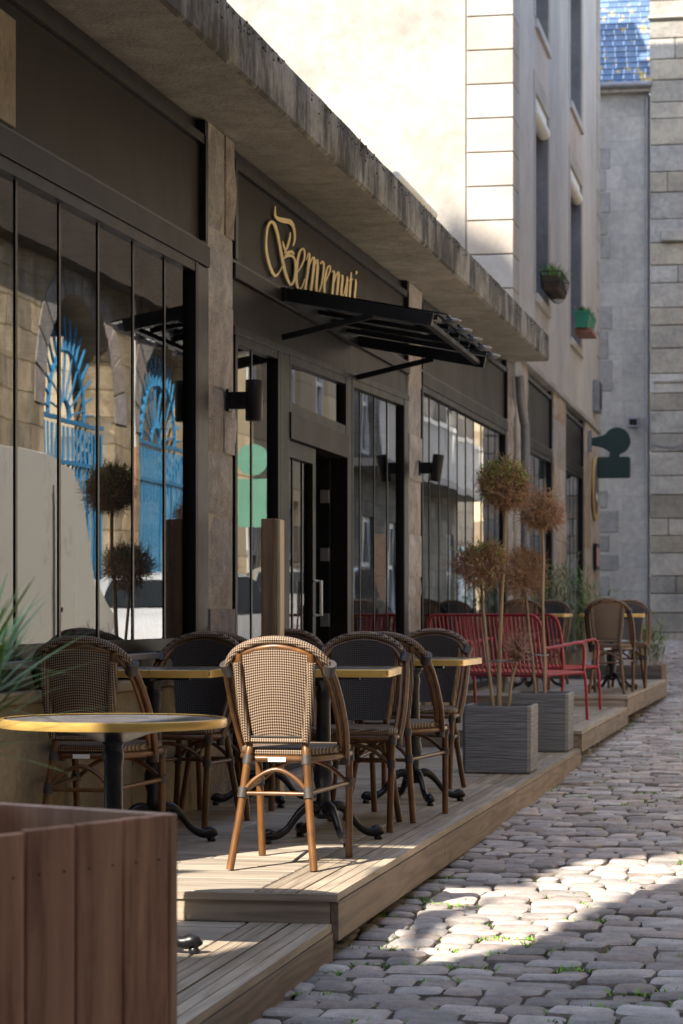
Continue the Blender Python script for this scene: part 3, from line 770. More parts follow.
# ------------------------------------------------------------------ chairs
def tube_part(name,pts,r,mat,parent,n=5,seg=10):
    b=MB(); P=spline(pts,n)
    if hasattr(r,'__len__'):
        rr=[]; 
        for i in range(len(P)):
            t=i/(len(P)-1)*(len(r)-1); k=min(int(t),len(r)-2); rr.append(lerp(r[k],r[k+1],t-k))
        r=rr
    b.tube(P,r,seg); return b.build(name,mat,parent,smooth=True,world=False)
def make_chair(label,dark=True):
    t=thing('bistro_chair',label,'chair')
    for s in (-1,1):
        tube_part('leg',[(s*.167,-.30,0),(s*.14,-.255,.21),(s*.118,-.218,.42),(s*.112,-.205,.47)],.0155,M['bamboo'],t)
        tube_part('leg',[(s*.182,.265,0),(s*.186,.25,.22),(s*.19,.232,.435)],.0155,M['bamboo'],t)
        tube_part('back_upright',[(s*.112,-.205,.472),(s*.128,-.226,.62),(s*.142,-.248,.79),(s*.142,-.25,.835)],.014,M['bamboo'],t)
    # hoop
    def hoop(o,zt): # o inset
        return [(.208-o,.10,.405),(.222-o,.02,.53),(.222-o,-.09,.665),(.210-o,-.185,.765),(.166-o*.8,-.235,.836-o*.5),(.09-o*.4,-.252,.876-o),(0,-.258,.889-o),(-.09+o*.4,-.252,.876-o),(-.166+o*.8,-.235,.836-o*.5),(-.210+o,-.185,.765),(-.222+o,-.09,.665),(-.222+o,.02,.53),(-.208+o,.10,.405)]
    P=spline(hoop(0,0),6); n=len(P); a=int(n*.27)
    b=MB(); b.tube(P[a:n-a],.0175,10); hp=b.build('hoop_top',M['weave'],t,smooth=True,world=False)
    for q in (P[:a+1],P[n-a-1:]):
        b=MB(); b.tube(q,.013,10); b.build('hoop_side',M['bamboo'],t,smooth=True,world=False)
    Q=spline(hoop(.026,0),6)
    b=MB(); b.tube(Q,.0125,10); b.build('inner_hoop',M['bamboo'],t,smooth=True,world=False)
    # joints
    b=MB()
    for q in (P[a],P[n-a-1]):
        q=Vector(q); s=1 if q.x>0 else -1
        b.tube([q+Vector((s*.004,-.012,.018)),q+Vector((-s*.008,.016,-.024))],.027,10)
    for s in (-1,1):
        for p,q in (((s*.118,-.218,.405),(s*.115,-.212,.44)),((s*.133,-.243,.275),(s*.129,-.236,.315)),((s*.187,.246,.29),(s*.188,.242,.325)),((s*.19,.235,.395),(s*.19,.232,.43)),((s*.201,.095,.385),(s*.201,.10,.425))):
            b.tube([p,q],.0205,10)
    build_split(b,'binding',M['wrap'],t,smooth=True,world=False)
    # seat
    def seat_outline(k=1.):
        o=[(-.125,-.20),(.125,-.20),(.185,-.05),(.205,.12),(.205,.20),(.175,.245),(.0,.262),(-.175,.245),(-.205,.20),(-.205,.12),(-.185,-.05)]
        return [(x*k,y*k+.0) for x,y in o]
    b=MB(); b.prism(seat_outline(),lambda p:(p[0],p[1],.436),lambda p:(p[0],p[1],.468)); b.build('seat',M['weave'],t,world=False,bev=.012)
    b=MB(); o=seat_outline(.97); P2=[(p[0],p[1],.425) for p in o]; b.tube(P2,.0135,8,closed=True); b.build('seat_frame',M['bamboo'],t,smooth=True,world=False)
    # braces
    tube_part('arch_brace',[(-.134,-.243,.29),(-.08,-.235,.35),(0,-.23,.385),(.08,-.235,.35),(.134,-.243,.29)],.009,M['bamboo'],t)
    tube_part('arch_brace',[(-.187,.245,.30),(-.1,.245,.37),(0,.245,.395),(.1,.245,.37),(.187,.245,.30)],.009,M['bamboo'],t)
    for s in (-1,1):
        tube_part('side_stretcher',[(s*.134,-.24,.295),(s*.16,0,.30),(s*.187,.245,.305)],.0095,M['bamboo'],t,3)
    tube_part('cross_stretcher',[(-.134,-.243,.292),(0,-.235,.292),(.134,-.243,.292)],.0085,M['bamboo'],t,3)
    b=MB(); b.box(-.035,.035,-.222,-.218,.415,.432); b.build('seat_tag',M['white_metal'],t,world=False)
    # backrest: woven sheet, front and back skins
    n1,n2=10,12
    def bp(u,v,off):
        hw=lerp(.116,.158,min(1,v*1.05))
        ztop=.865-.045*abs(u)**2.2; z=lerp(.487,ztop,v)
        y=lerp(-.206,-.254,v)+.018*(u*u)+off-.012*(1-u*u)*sin(pi*v)*.8
        return (u*hw*(1-.04*v**6*abs(u)),y,z)
    for off,mat,nm in ((-.009,'weave','backrest'),(.012,'weave_shaded','front_weave')):
        b=MB(); hw=.011
        for sgn in (0,1):
            o_=off+(-.005 if sgn else .005)
            n_=len(b.v)
            for i in range(n2+1):
                for j in range(n1+1):
                    b.v.append(bp(j/n1*2-1,i/n2,o_))
            for i in range(n2):
                for j in range(n1):
                    f=(n_+i*(n1+1)+j,n_+i*(n1+1)+j+1,n_+(i+1)*(n1+1)+j+1,n_+(i+1)*(n1+1)+j)
                    b.f.append(f if sgn else f[::-1])
        m=(n1+1)*(n2+1); rim=[j for j in range(n1+1)]+[i*(n1+1)+n1 for i in range(1,n2+1)]+[n2*(n1+1)+j for j in range(n1-1,-1,-1)]+[i*(n1+1) for i in range(n2-1,0,-1)]
        for k in range(len(rim)):
            p,q=rim[k],rim[(k+1)%len(rim)]; b.f.append((p,q,q+m,p+m))
        if nm=='backrest': br=b.build(nm,M[mat],t,smooth=True,world=False)
        else: b.build(nm,M[mat],br,smooth=True,world=False)
    # woven wraps over uprights (rounded rolls)
    for s in (-1,1):
        b=MB(); b.tube([(s*.116,-.222,.495),(s*.134,-.242,.62),(s*.149,-.262,.80)],.0175,10); b.build('edge_roll',M['weave'],br,smooth=True,world=False)
    b=MB(); b.tube([(-.118,-.218,.497),(.118,-.218,.497)],.013,10); b.build('edge_roll',M['weave'],br,smooth=True,world=False)
    b=MB(); b.tube(spline([(-.138,-.262,.80),(-.112,-.232,.56),(-.108,-.226,.517),(-.09,-.226,.513),(.09,-.226,.513),(.108,-.226,.517),(.112,-.232,.56),(.138,-.262,.80)],4),.004,6); b.build('panel_piping',M['wrap'],br,smooth=True,world=False)
    return t
chA=make_chair('sunlit bistro chair with pale woven back, foremost on the long deck')
chA.location=(-1.945,9.42,D2+.003); chA.rotation_euler=(0,0,radians(-2)); chA['group']='woven bistro chairs on the decks'
G='woven bistro chairs on the decks'
for (x,y,d,rz,lab) in [
  (-2.745,9.47,D2,-3,'shaded bistro chair left of the sunlit one, its back behind the round table'),
  (-2.76,10.98,D2,174,'dark bistro chair facing us between the window table and the sunlit chair'),
  (-1.965,11.05,D2,183,'dark bistro chair facing us directly across the table from the sunlit chair'),
  (-1.875,11.62,D2,-6,'bistro chair seen from behind, drawn up to the right-hand square table'),
  (-1.99,13.38,D2,178,'bistro chair facing us beyond the right-hand square table, nearest the grey pots'),
  (-2.74,13.0,D2,182,'bistro chair by the wall whose arched back shows right above the sunlit chair'),
  (-2.72,11.60,D2,2,'bistro chair by the wall half hidden just left of the sunlit chair'),
  (-1.66,23.15,D4,-3,'distant bistro chair with its back to us on the farthest deck'),
  (-1.60,24.75,D4,182,'distant bistro chair behind the farthest table, mostly hidden by the chair before it'),
  (-2.52,23.6,D4,-4,'distant bistro chair behind the red benches, left one of the pair at the wall'),
  (-2.50,25.6,D4,176,'distant bistro chair behind the red benches, right one of the pair at the wall')]:
    copy_thing(chA,(x,y,d+.003),radians(rz),lab,G)
# ------------------------------------------------------------------ tables
def make_table(label,round_=False,size=.30,h=.745,group=None,ang0=30):
    t=thing('bistro_table',label,'table',group=group)
    if round_:
        b=MB(); b.lathe([(0,h-.028),(size-.014,h-.028),(size-.014,h-.004),(0,h-.004)],seg=64)
        # pressed top with soft inner surface
        tp=b.build('tabletop',M['tabletop'],t,world=False)
        b=MB(); b.lathe([(size-.013,h-.029),(size,h-.028),(size+.003,h-.016),(size+.001,h-.002),(size-.006,h+.001),(size-.013,h)],seg=64); b.f=b.f[:-2]; b.build('brass_edge',M['brass'],tp,smooth=True,world=False)
        b=MB(); b.lathe([(0,h-.075),(.05,h-.075),(.12,h-.05),(.20,h-.0365),(.20,h-.036),(0,h-.036)],seg=32); b.build('underframe',M['iron'],t,smooth=True,world=False)
    else:
        b=MB(); s=size-.006; b.rbox(-s,s,-s,s,h-.026,h-.001,.004); tp=b.build('tabletop',M['tabletop'],t,world=False)
        b=MB(); r_=.03
        def sq(a):
            o=[]
            for cx,cy,a0 in ((a-r_,a-r_,0),(-a+r_,a-r_,90),(-a+r_,-a+r_,180),(a-r_,-a+r_,270)):
                for k in range(5):
                    w=radians(a0+k*22.5); o.append((cx+r_*cos(w),cy+r_*sin(w)))
            return o
        prof=[(size-.014,h-.033),(size,h-.032),(size+.001,h-.003),(size-.008,h+.001),(size-.014,h+.0005)]
        n_=0
        for (a,z) in prof: b.v+=[(p[0],p[1],z) for p in sq(a)]
        K=20
        for i in range(len(prof)-1):
            for k in range(K): k2=(k+1)%K; b.f.append((i*K+k,i*K+k2,(i+1)*K+k2,(i+1)*K+k))
        b.build('brass_edge',M['brass'],tp,smooth=True,world=False)
        b=MB(); b.box(-.16,.16,-.02,.02,h-.05,h-.0275); b.box(-.02,.02,-.16,-.021,h-.05,h-.0275); b.box(-.02,.02,.021,.16,h-.05,h-.0275); b.build('underframe',M['iron'],t,world=False)
    b=MB(); b.lathe([(0,.10),(.03,.10),(.045,.12),(.034,.15),(.030,.22),(.043,.26),(.043,.30),(.036,.32),(.042,.34),(.034,.36),(.030,.60),(.036,.64),(.030,.67),(.05,h-.06),(.05,h-.05),(0,h-.05)],seg=18); b.build('column',M['iron'],t,smooth=True,world=False)
    for k in range(4):
        a=radians(ang0+90*k); c,s=cos(a),sin(a)
        b=MB(); pts=[(.02,.14),(.07,.155),(.12,.12),(.17,.06),(.22,.035),(.262,.04),(.278,.022)]
        b.tube(spline([(c*r,s*r,z) for r,z in pts],4),[.022,.024,.023,.024,.022,.021,.020,.019,.018,.017,.016,.016,.016,.017,.018,.019,.020,.022,.024,.025,.024,.022,.02,.018,.014],8)
        b.build('leg',M['iron'],t,smooth=True,world=False)
        b=MB(); b.lathe([(0,0),(.018,0),(.02,.01),(.012,.022),(0,.022)],(c*.262,s*.262,0),10); b.build('foot',M['iron'],t,smooth=True,world=False)
    return t
tG='square bistro tables on the decks'
tb=make_table('square brass-edged table right behind the sunlit chair',False,.315,.755,tG); tb.location=(-1.985,10.33,D2+.002); tb.rotation_euler=(0,0,radians(4))
for (x,y,d,rz,lab) in [
 (-2.69,10.12,D2,2,'square brass-edged table nearest the window at the left, beside the shaded chair'),
 (-1.93,12.55,D2,-2,'square brass-edged table just left of the grey tree pots'),
 (-2.68,12.30,D2,2,'square table against the wall hidden behind the sunlit chair and its table'),
 (-1.70,23.95,D4,3,'farthest square table, on the last deck by the leafy planter'),
 (-2.50,24.6,D4,-3,'distant square table at the wall behind the red benches')]:
    copy_thing(tb,(x,y,d+.002),radians(rz),lab,tG)
rt=make_table('round brass-edged table in the left foreground behind the wooden planter',True,.366,.76,None,ang0=8); rt.location=(-2.145,7.56,D1+.002)
# ------------------------------------------------------------------ red benches
def make_bench(label):
    t=thing('red_bench',label,'bench',group='red slatted metal benches')
    L=1.2; hw=L/2
    # local: x along length, y forward (seat side), z up
    for s in (-1,1):
        b=MB(); b.tube(spline([(s*hw,-.02,0),(s*hw,.0,.36),(s*(hw),-.02,.60),(s*(hw-.0),-.06,.76),(s*(hw-.035),-.075,.825),(s*(hw-.10),-.08,.845)],5),.0125,10); b.build('back_post',M['red'],t,smooth=True,world=False)
        b=MB(); b.tube(spline([(s*(hw+.0),.52,0),(s*(hw+.0),.50,.30),(s*(hw+.0),.475,.40),(s*hw,.485,.52),(s*hw,.47,.60),(s*hw,.42,.625),(s*hw,.2,.60),(s*hw,-.02,.58)],5),.0125,10); b.build('armrest',M['red'],t,smooth=True,world=False)
        b=MB(); b.tube([(s*hw,.0,.37),(s*hw,.475,.385)],.0115,8); b.build('seat_rail',M['red'],t,smooth=True,world=False)
    b=MB(); b.tube([(-hw+.10,-.08,.845),(hw-.10,-.08,.845)],.0125,10); b.build('top_rail',M['red'],t,smooth=True,world=False)
    for y,z in ((.46,.37),(.03,.36)):
        b=MB(); b.tube([(-hw,y,z),(hw,y,z)],.0115,8); b.build('seat_rail',M['red'],t,smooth=True,world=False)
    n=26
    for k in range(n):
        x=lerp(-hw+.035,hw-.035,k/(n-1))
        b=MB(); b.tube(spline([(x,-.08,.84),(x,-.055,.70),(x,-.02,.50),(x,-.005,.42),(x,.03,.385),(x,.2,.392),(x,.45,.392),(x,.475,.372)],3),.0075,6)
        b.build('slat',M['red'],t,smooth=True,world=False)
    return t
bn=make_bench('nearer red slatted metal bench, right behind the first grey tree pot')
# right end back corner (-1.905,19.18); seat vec (.28,.45)
sv=Vector((.30,.44)).normalized(); alpha=math.atan2(-sv.x,sv.y)
def bench_pos(xr,yr):
    ax=Vector((cos(alpha),sin(alpha))); return (xr-ax.x*.6,yr-ax.y*.6)
p=bench_pos(-1.88,19.1); bn.location=(p[0],p[1],D3+.002); bn.rotation_euler=(0,0,alpha)
p=bench_pos(-1.93,21.15); copy_thing(bn,(p[0],p[1],D3+.002),alpha,'farther red slatted metal bench, partly hidden behind the nearer red one','red slatted metal benches')
# ------------------------------------------------------------------ topiary pots
def twig_ball(c,rx,rz,nt,green,seed,rt=.0022):
    rnd=random.Random(seed); b=MB(); gB=MB(); c=Vector(c)
    def cone(p,q,r0,r1):
        p=Vector(p);q=Vector(q); d=(q-p).normalized(); a=d.cross(Vector((0,0,1)));
        if a.length<.01: a=Vector((1,0,0))
        a.normalize(); e=a.cross(d); n=len(b.v)
        for r_,o in ((r0,p),(r1,q)):
            for k in range(3):
                w=2*pi*k/3; b.v.append(tuple(o+a*cos(w)*r_+e*sin(w)*r_))
        for k in range(3): k2=(k+1)%3; b.f.append((n+k,n+k2,n+3+k2,n+3+k))
    def dirr():
        while True:
            v=Vector((rnd.gauss(0,1),rnd.gauss(0,1),rnd.gauss(0,1)))
            if v.length>.1: return v.normalized()
    base=c-Vector((0,0,rz*.8))
    lump=[(dirr(),rnd.uniform(-.28,.24)) for _ in range(14)]
    for i in range(26):
        d=dirr(); d.z=abs(d.z)*.8-.15; q=c+Vector((d.x*rx*.7,d.y*rx*.7,d.z*rz*.75)); m=base.lerp(q,.5)+dirr()*.015
        cone(base,m,.006,.004); cone(m,q,.004,.0025)
    for i in range(nt):
        d=dirr(); rad=rnd.random()**.33
        k=1.+sum(a*max(0,d.dot(v))**3 for v,a in lump)
        p=c+Vector((d.x*rx,d.y*rx,d.z*rz))*rad*k*.96
        for s in range(2):
            dd=(d*.5+dirr()*.9).normalized(); L=rnd.uniform(.025,.07)
            if rnd.random()<.05: L*=1.6
            q=p+dd*L; cone(p,q,rt,rt*.55)
            if rnd.random()<.5:
                q2=q+(dd+dirr()*.9).normalized()*L*.6; cone(q,q2,rt*.7,rt*.4)
            if rnd.random()<(green if d.z>.35 else green*.12):
                for _ in range(3):
                    w=dirr(); blade(gB,q,w,rnd.uniform(.018,.034),.011,.0,2)
    return b,gB
def stem_pts(p0,p1,seed,w=.008):
    rnd=random.Random(seed); P=[]
    for i in range(6):
        t=i/5; P.append(Vector(p0).lerp(Vector(p1),t)+Vector((rnd.uniform(-w,w),rnd.uniform(-w,w),0))*(1 if 0<i<5 else 0))
    return P
def potted(loc,label,trees,ring,small=None,seed=1):
    x0,y0,z0=loc; t=thing('potted_topiary',label,'potted tree',loc,0,'topiary trees in square grey pots')
    hw,hd,H=.213,.235,.42
    b=MB(); 
    def ring4(a,c,z):
        r_=.02; return [(-a+r_,-c,z),(a-r_,-c,z),(a,-c+r_,z),(a,c-r_,z),(a-r_,c,z),(-a+r_,c,z),(-a,c-r_,z),(-a,-c+r_,z)]
    prof=[(hw-.012,hd-.012,.0),(hw-.002,hd-.002,.012),(hw,hd,H-.012),(hw-.003,hd-.003,H),(hw-.022,hd-.022,H),(hw-.026,hd-.026,H-.06)]
    for a,c,z in prof: b.v+=ring4(a,c,z)
    for i in range(len(prof)-1):
        for k in range(8): k2=(k+1)%8; b.f.append((i*8+k,i*8+k2,(i+1)*8+k2,(i+1)*8+k))
    b.f.append(tuple(range(8))[::-1])
    b.build('pot',M['pot'],t,world=False)
    b=MB(); n=12
    rnd=random.Random(seed)
    for i in range(n+1):
        for j in range(n+1): b.v.append((lerp(-hw+.023,hw-.023,i/n),lerp(-hd+.023,hd-.023,j/n),H-.045+rnd.uniform(-.008,.012)))
    for i in range(n):
        for j in range(n): a=i*(n+1)+j; b.f.append((a,a+n+1,a+n+2,a+1))
    b.build('soil',M['soil'],t,world=False)
    for k,(bx,by,tx,ty,tz,rx,rz,nt,gr,r_) in enumerate(trees):
        b=MB(); P=stem_pts((bx,by,H-.05),(tx,ty,tz-rz*.6),seed*10+k); b.tube(spline(P,3),[lerp(r_,r_*.72,i/15) for i in range(16)],8); b.build('trunk',M['trunk'],t,smooth=True,world=False)
        tb_,gB=twig_ball((tx,ty,tz),rx,rz,nt,gr,seed*100+k)
        cr=tb_.build('crown',M['twig'],t,world=False)
        if gB.f: gB.build('leaflets',M['twiggreen'],cr,world=False)
    if small:
        bx,by,tx,ty,tz=small
        b=MB(); b.tube(spline(stem_pts((bx,by,H-.05),(tx,ty,tz),seed+77),3),[lerp(.012,.008,i/15) for i in range(16)],7); b.build('trunk',M['trunk'],t,smooth=True,world=False)
        rnd=random.Random(seed+5); b=MB()
        for i in range(170):
            a=rnd.uniform(0,2*pi); el=rnd.uniform(-.2,1.3); L=rnd.uniform(.06,.20)
            p=Vector((tx,ty,tz-.03+rnd.uniform(-.03,.08))); q=p+Vector((cos(a)*cos(el),sin(a)*cos(el),sin(el)))*L*.6
            q2=q+Vector((rnd.gauss(0,.03),rnd.gauss(0,.03),rnd.gauss(.03,.03)))
            b.tube([p,q,q2],[.003,.0022,.0012],3,caps=False)
        b.build('bare_shoots',simple('pinkish_twigs',(.38,.22,.17),.8,0,.2,9,0,isl=.3),t,world=False)
    for (rx_,ry_,rz_,rr_) in ring:
        b=MB(); b.tube([(rx_+rr_*cos(2*pi*k/28),ry_+rr_*sin(2*pi*k/28),rz_+.004*sin(4*pi*k/28)) for k in range(28)],.0045,6,closed=True); b.build('support_ring',M['wring'],t,smooth=True,world=False)
    return t
# pot1: centre, k px/m at zc 15.1 =160 ; centre px
def loc_from(px,py,x0,y0,yl):   # pixel -> local x,z at plane Y=y0+yl
    Y=y0+yl; X=Y*ratio(px); zc=Y*cos(TH)-X*sin(TH); return X-x0, (HY-py)*zc/F
P1=(-1.765,15.06); P2=(-1.745,17.42)
def tree(px,py,rpx,rzpx,bpx,P,yl,nt,gr,r_,zb=D2):
    X,Z=loc_from(px,py,P[0],P[1],yl); bx,_=loc_from(bpx,700,P[0],P[1],yl*.6)
    k=F/((P[1]+yl)*cos(TH)+1.76*sin(TH))
    return (bx,yl*.6,X,yl,Z-zb,rpx/k,rzpx/k,nt,gr,r_)
sx,sz=loc_from(517,652,P1[0],P1[1],-.08); sb,_=loc_from(507,706,P1[0],P1[1],-.08)
potted((P1[0],P1[1],D2+.001),'nearer square grey pot with a tall and a shorter round-headed bare topiary',
   [tree(504.5,487,28,25,499,P1,.02,1500,.5,.0155),tree(481,563,24,21,493.5,P1,-.06,950,.4,.012)],
   [(loc_from(503,661,P1[0],P1[1],0)[0],-.02,loc_from(503,661,P1[0],P1[1],0)[1]-D2,.085)],small=(sb,-.08,sx,-.08,sz-D2),seed=3)
potted((P2[0],P2[1],D2+.001),'farther square grey pot with two brown bare topiary heads beside the red benches',
   [tree(542,513,21,20,544.5,P2,-.04,900,.04,.0125),tree(524.5,571,22,23,536,P2,.06,900,.03,.012)],
   [(loc_from(538,655,P2[0],P2[1],0)[0],0,loc_from(538,655,P2[0],P2[1],0)[1]-D2,.075)],small=None,seed=8)
# ------------------------------------------------------------------ leafy planters at the far end
def stem_plant(parent,c,h,ns,seed,sp=.12,mat='leaf'):
    rnd=random.Random(seed); b=MB(); s=MB()
    for i in range(ns):
        a=rnd.uniform(0,2*pi); r0=rnd.uniform(0,sp); p0=Vector((c[0]+r0*cos(a),c[1]+r0*sin(a),c[2])); H=h*rnd.uniform(.6,1.1)
        p1=p0+Vector((cos(a)*H*.22*rnd.random(),sin(a)*H*.22*rnd.random(),H))
        s.tube([p0,p0.lerp(p1,.5),p1],[.004,.003,.0015],4,caps=False)
        nl=int(H*34)
        for k in range(nl):
            t=rnd.uniform(.25,1); p=p0.lerp(p1,t); w=rnd.uniform(0,2*pi)
            blade(b,p,(cos(w),sin(w),rnd.uniform(.3,1.5)),rnd.uniform(.08,.15),rnd.uniform(.010,.018),.25,3)
    f=b.build('foliage',M[mat],parent); s.build('stems',M['trunk'],f)
for (x,y,z,w,d,hh,lab,pl) in [(-1.87,28.25,zg(28),.88,.36,.38,'dark timber planter of narrow-leaved plants at the end of the last deck',[(-1.72,28.25,.60),(-1.52,28.25,.66),(-2.1,28.25,1.0)]),
                      (-2.68,28.7,zg(28),.56,.36,.38,'dark timber planter with taller leafy shrubs beside the wall pier',[(-2.85,28.7,1.3),(-2.65,28.7,1.35),(-2.5,28.7,1.25)])]:
    t=thing('leafy_planter',lab,'planter',(x,y,z))
    b=MB(); n=3
    for k in range(n):
        za=z+k*hh/n+.003; zb_=z+(k+1)*hh/n-.003
        for (x0,x1,y0_,y1_) in ((x-w/2,x+w/2,y-d/2,y-d/2+.022),(x-w/2,x+w/2,y+d/2-.022,y+d/2),(x-w/2,x-w/2+.022,y-d/2+.023,y+d/2-.023),(x+w/2-.022,x+w/2,y-d/2+.023,y+d/2-.023)): b.rbox(x0,x1,y0_,y1_,za,zb_,.003)
    b.build('box',M['darkwood'],t)
    b=MB(); b.rbox(x+w/2+.001,x+w/2+.06,y-d/2,y-d/2+.06,z,z+hh+.02,.004); b.build('corner_post',M['post_w'],t)
    b=MB(); b.box(x-w/2+.023,x+w/2-.023,y-d/2+.023,y+d/2-.023,z+.05,z+hh-.03); b.build('soil',M['soil'],t)
    for i,(px_,py_,h_) in enumerate(pl): stem_plant(t,(px_,py_,z+hh-.04),h_-.1,26,int(px_*100)+i,.12)
# ------------------------------------------------------------------ foreground timber planter with yucca
PA=Vector((-1.442,4.41)); PBv=Vector((-1.235,4.84)); dv=(PBv-PA).normalized(); nv=Vector((-dv.y,dv.x))  # nv points to -x
ZT=-.415
p0=PA-dv*.42; Lf=(PBv-p0).length; Wd=.50
FP=thing('timber_planter','large brown planter box of vertical hardwood boards in the left foreground','planter',(p0.x,p0.y,D1))
def loc2(u,w,z): q=p0+dv*u+nv*w; return (q.x,q.y,z)
def wboard(b,u0,u1,w0,w1,z0,z1,c=.003):
    B_=MB(); B_.rbox(u0,u1,w0,w1,z0,z1,c)
    n=len(b.v); b.v+=[loc2(*v) for v in B_.v]; b.f+=[tuple(n+i for i in f) for f in B_.f]
bd=.1415
b=MB(); u=Lf-.026-bd; k=0
while u>-.01:
    wboard(b,u+.003,u+bd-.003,0,.02,D1+.01,ZT-(.006 if k==3 else .001*k)); u-=bd; k+=1
b.build('front_boards',M['planter_w'],FP)
b=MB()
for k in range(4):
    for o_ in (.035,.105):
        q0=Lf-.026-bd*(k+1)+o_
        q=p0+dv*q0
        b.tube([(q.x-nv.x*.0005,q.y-nv.y*.0005,ZT-.09),(q.x-nv.x*.003,q.y-nv.y*.003,ZT-.09)],.002,8)
build_split(b,'screw',M['iron'],FP)
b=MB(); wboard(b,Lf-.024,Lf,.0,Wd,D1+.01,ZT); wboard(b,.0,.02,.021,Wd,D1+.01,ZT)
build_split(b,'end_board',M['trimw'],FP)
b=MB(); u=0.02
while u<Lf-.1: wboard(b,u+.002,min(u+bd-.002,Lf-.026),Wd-.02,Wd,D1+.01,ZT+.001); u+=bd
b.build('rear_boards',M['planter_w'],FP)
b=MB(); wboard(b,.022,Lf-.026,.022,Wd-.022,D1+.1,ZT-.09,.01); b.build('soil',M['soil'],FP)
b=MB()
yc=loc2(.55,.24,ZT-.1); rnd=random.Random(21)
for i in range(170):
    a=rnd.uniform(0,2*pi); el=rnd.uniform(-.1,1.2); L=rnd.uniform(.22,.34)
    blade(b,(yc[0]+rnd.gauss(0,.015),yc[1]+rnd.gauss(0,.015),yc[2]+rnd.uniform(.22,.42)),(cos(a)*cos(el),sin(a)*cos(el),sin(el)),L,rnd.uniform(.012,.018),.12,6)
yk=thing('yucca','spiky green yucca rising from the foreground timber planter at the left edge','plant',yc)
f=b.build('leaves',M['palm'],yk)
b=MB(); b.tube([yc,(yc[0],yc[1],yc[2]+.28)],[.03,.022],10); b.build('stem',M['trunk'],yk,smooth=True)
# indoor plants behind the window
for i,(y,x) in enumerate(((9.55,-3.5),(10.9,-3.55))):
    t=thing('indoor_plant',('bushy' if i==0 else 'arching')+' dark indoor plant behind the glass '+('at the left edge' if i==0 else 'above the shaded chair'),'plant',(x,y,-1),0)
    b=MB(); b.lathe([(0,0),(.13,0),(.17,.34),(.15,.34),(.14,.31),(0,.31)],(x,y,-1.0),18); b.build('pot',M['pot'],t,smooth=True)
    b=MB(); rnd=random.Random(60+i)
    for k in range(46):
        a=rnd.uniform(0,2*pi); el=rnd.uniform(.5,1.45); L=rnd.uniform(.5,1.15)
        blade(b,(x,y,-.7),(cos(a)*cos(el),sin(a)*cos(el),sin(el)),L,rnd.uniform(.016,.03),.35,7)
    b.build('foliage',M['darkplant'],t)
# ------------------------------------------------------------------ tall house
def wall_open(b,x,xin,y0,y1,z0,z1,ops,axis='y',flip=False):
    """wall sheet at plane (axis y: x const). ops: (a,c,zlo,zhi,arch) ; adds reveals to xin"""
    cuts={y0,y1}
    for o in ops:
        a,c,lo,hi,arch=o
        if arch:
            n=16
            for k in range(n+1): cuts.add(round(lerp(a,c,k/n),5))
        else: cuts.add(a); cuts.add(c)
    ys=sorted(cuts)
    def P(y,z,xx=x): return (xx,y,z)
    def hi_at(o,y):
        a,c,lo,hi,arch=o
        if not arch: return hi
        r_=(c-a)/2; m=(a+c)/2; return hi+sqrt(max(0,r_*r_-(y-m)**2))
    for i in range(len(ys)-1):
        a,c=ys[i],ys[i+1]; m=(a+c)/2
        here=sorted([o for o in ops if o[0]-1e-6<=a and c<=o[1]+1e-6],key=lambda o:o[2])
        zlo=(z0,z0)
        for o in here:
            b.quad(P(a,zlo[0]),P(c,zlo[1]),P(c,o[2]),P(a,o[2])) if o[2]>zlo[0]+1e-4 else None
            h0,h1=hi_at(o,a),hi_at(o,c)
            b.quad(P(a,h0),P(a,h0,xin),P(c,h1,xin),P(c,h1))
            if o[2]>z0+1e-3: b.quad(P(a,o[2]),P(c,o[2]),P(c,o[2],xin),P(a,o[2],xin))
            zlo=(h0,h1)
        b.quad(P(a,zlo[0]),P(c,zlo[1]),P(c,z1),P(a,z1))
    for o in ops:
        a,c,lo,hi,arch=o
        b.quad(P(a,lo),P(a,hi),P(a,hi,xin),P(a,lo,xin)); b.quad(P(c,lo),P(c,lo,xin),P(c,hi,xin),P(c,hi))
TBD=thing('tall_house','tall pale rendered house with grooved corner stones rising past the low restaurant','building',(-3,26.7,-1))
TH_TOP=16.15
ops=[]
for (a,c) in ((29.2,30.85),(33.95,35.85)):
    for z in (3.88,7.2,10.6):
        ops.append((a,c,z,z+2.42,False))
b=MB(); wall_open(b,-3.0,-3.28,27.32,39.3,2.93,TH_TOP,ops)
b.quad((-3.0,39.3,-1.1),(-3.0,39.3,TH_TOP),(-11,39.3,TH_TOP),(-11,39.3,-1.1))
b.build('front_wall',M['facade_stone'],TBD)
b=MB(); b.box(-12,-3.52,26.67,26.9,2.80,TH_TOP); b.build('gable_wall',M['render_cream'],TBD)
b=MB(); b.box(-12,-3.3,26.9,39.3,TH_TOP,TH_TOP+.1); b.build('roof_deck',M['slate'],TBD)
b=MB(); b.box(-3.02,-2.88,26.62,39.4,TH_TOP-.12,TH_TOP+.12); b.build('cornice',M['quoin'],TBD)
b=MB(); b.box(-6.7,-6.0,38.5,39.2,TH_TOP+.1,17.4); b.box(-6.78,-5.92,38.4,39.29,17.401,17.5); b.build('shade_chimney',M['facade_stone'],TBD)  # stack added out of view to shade the rear roof
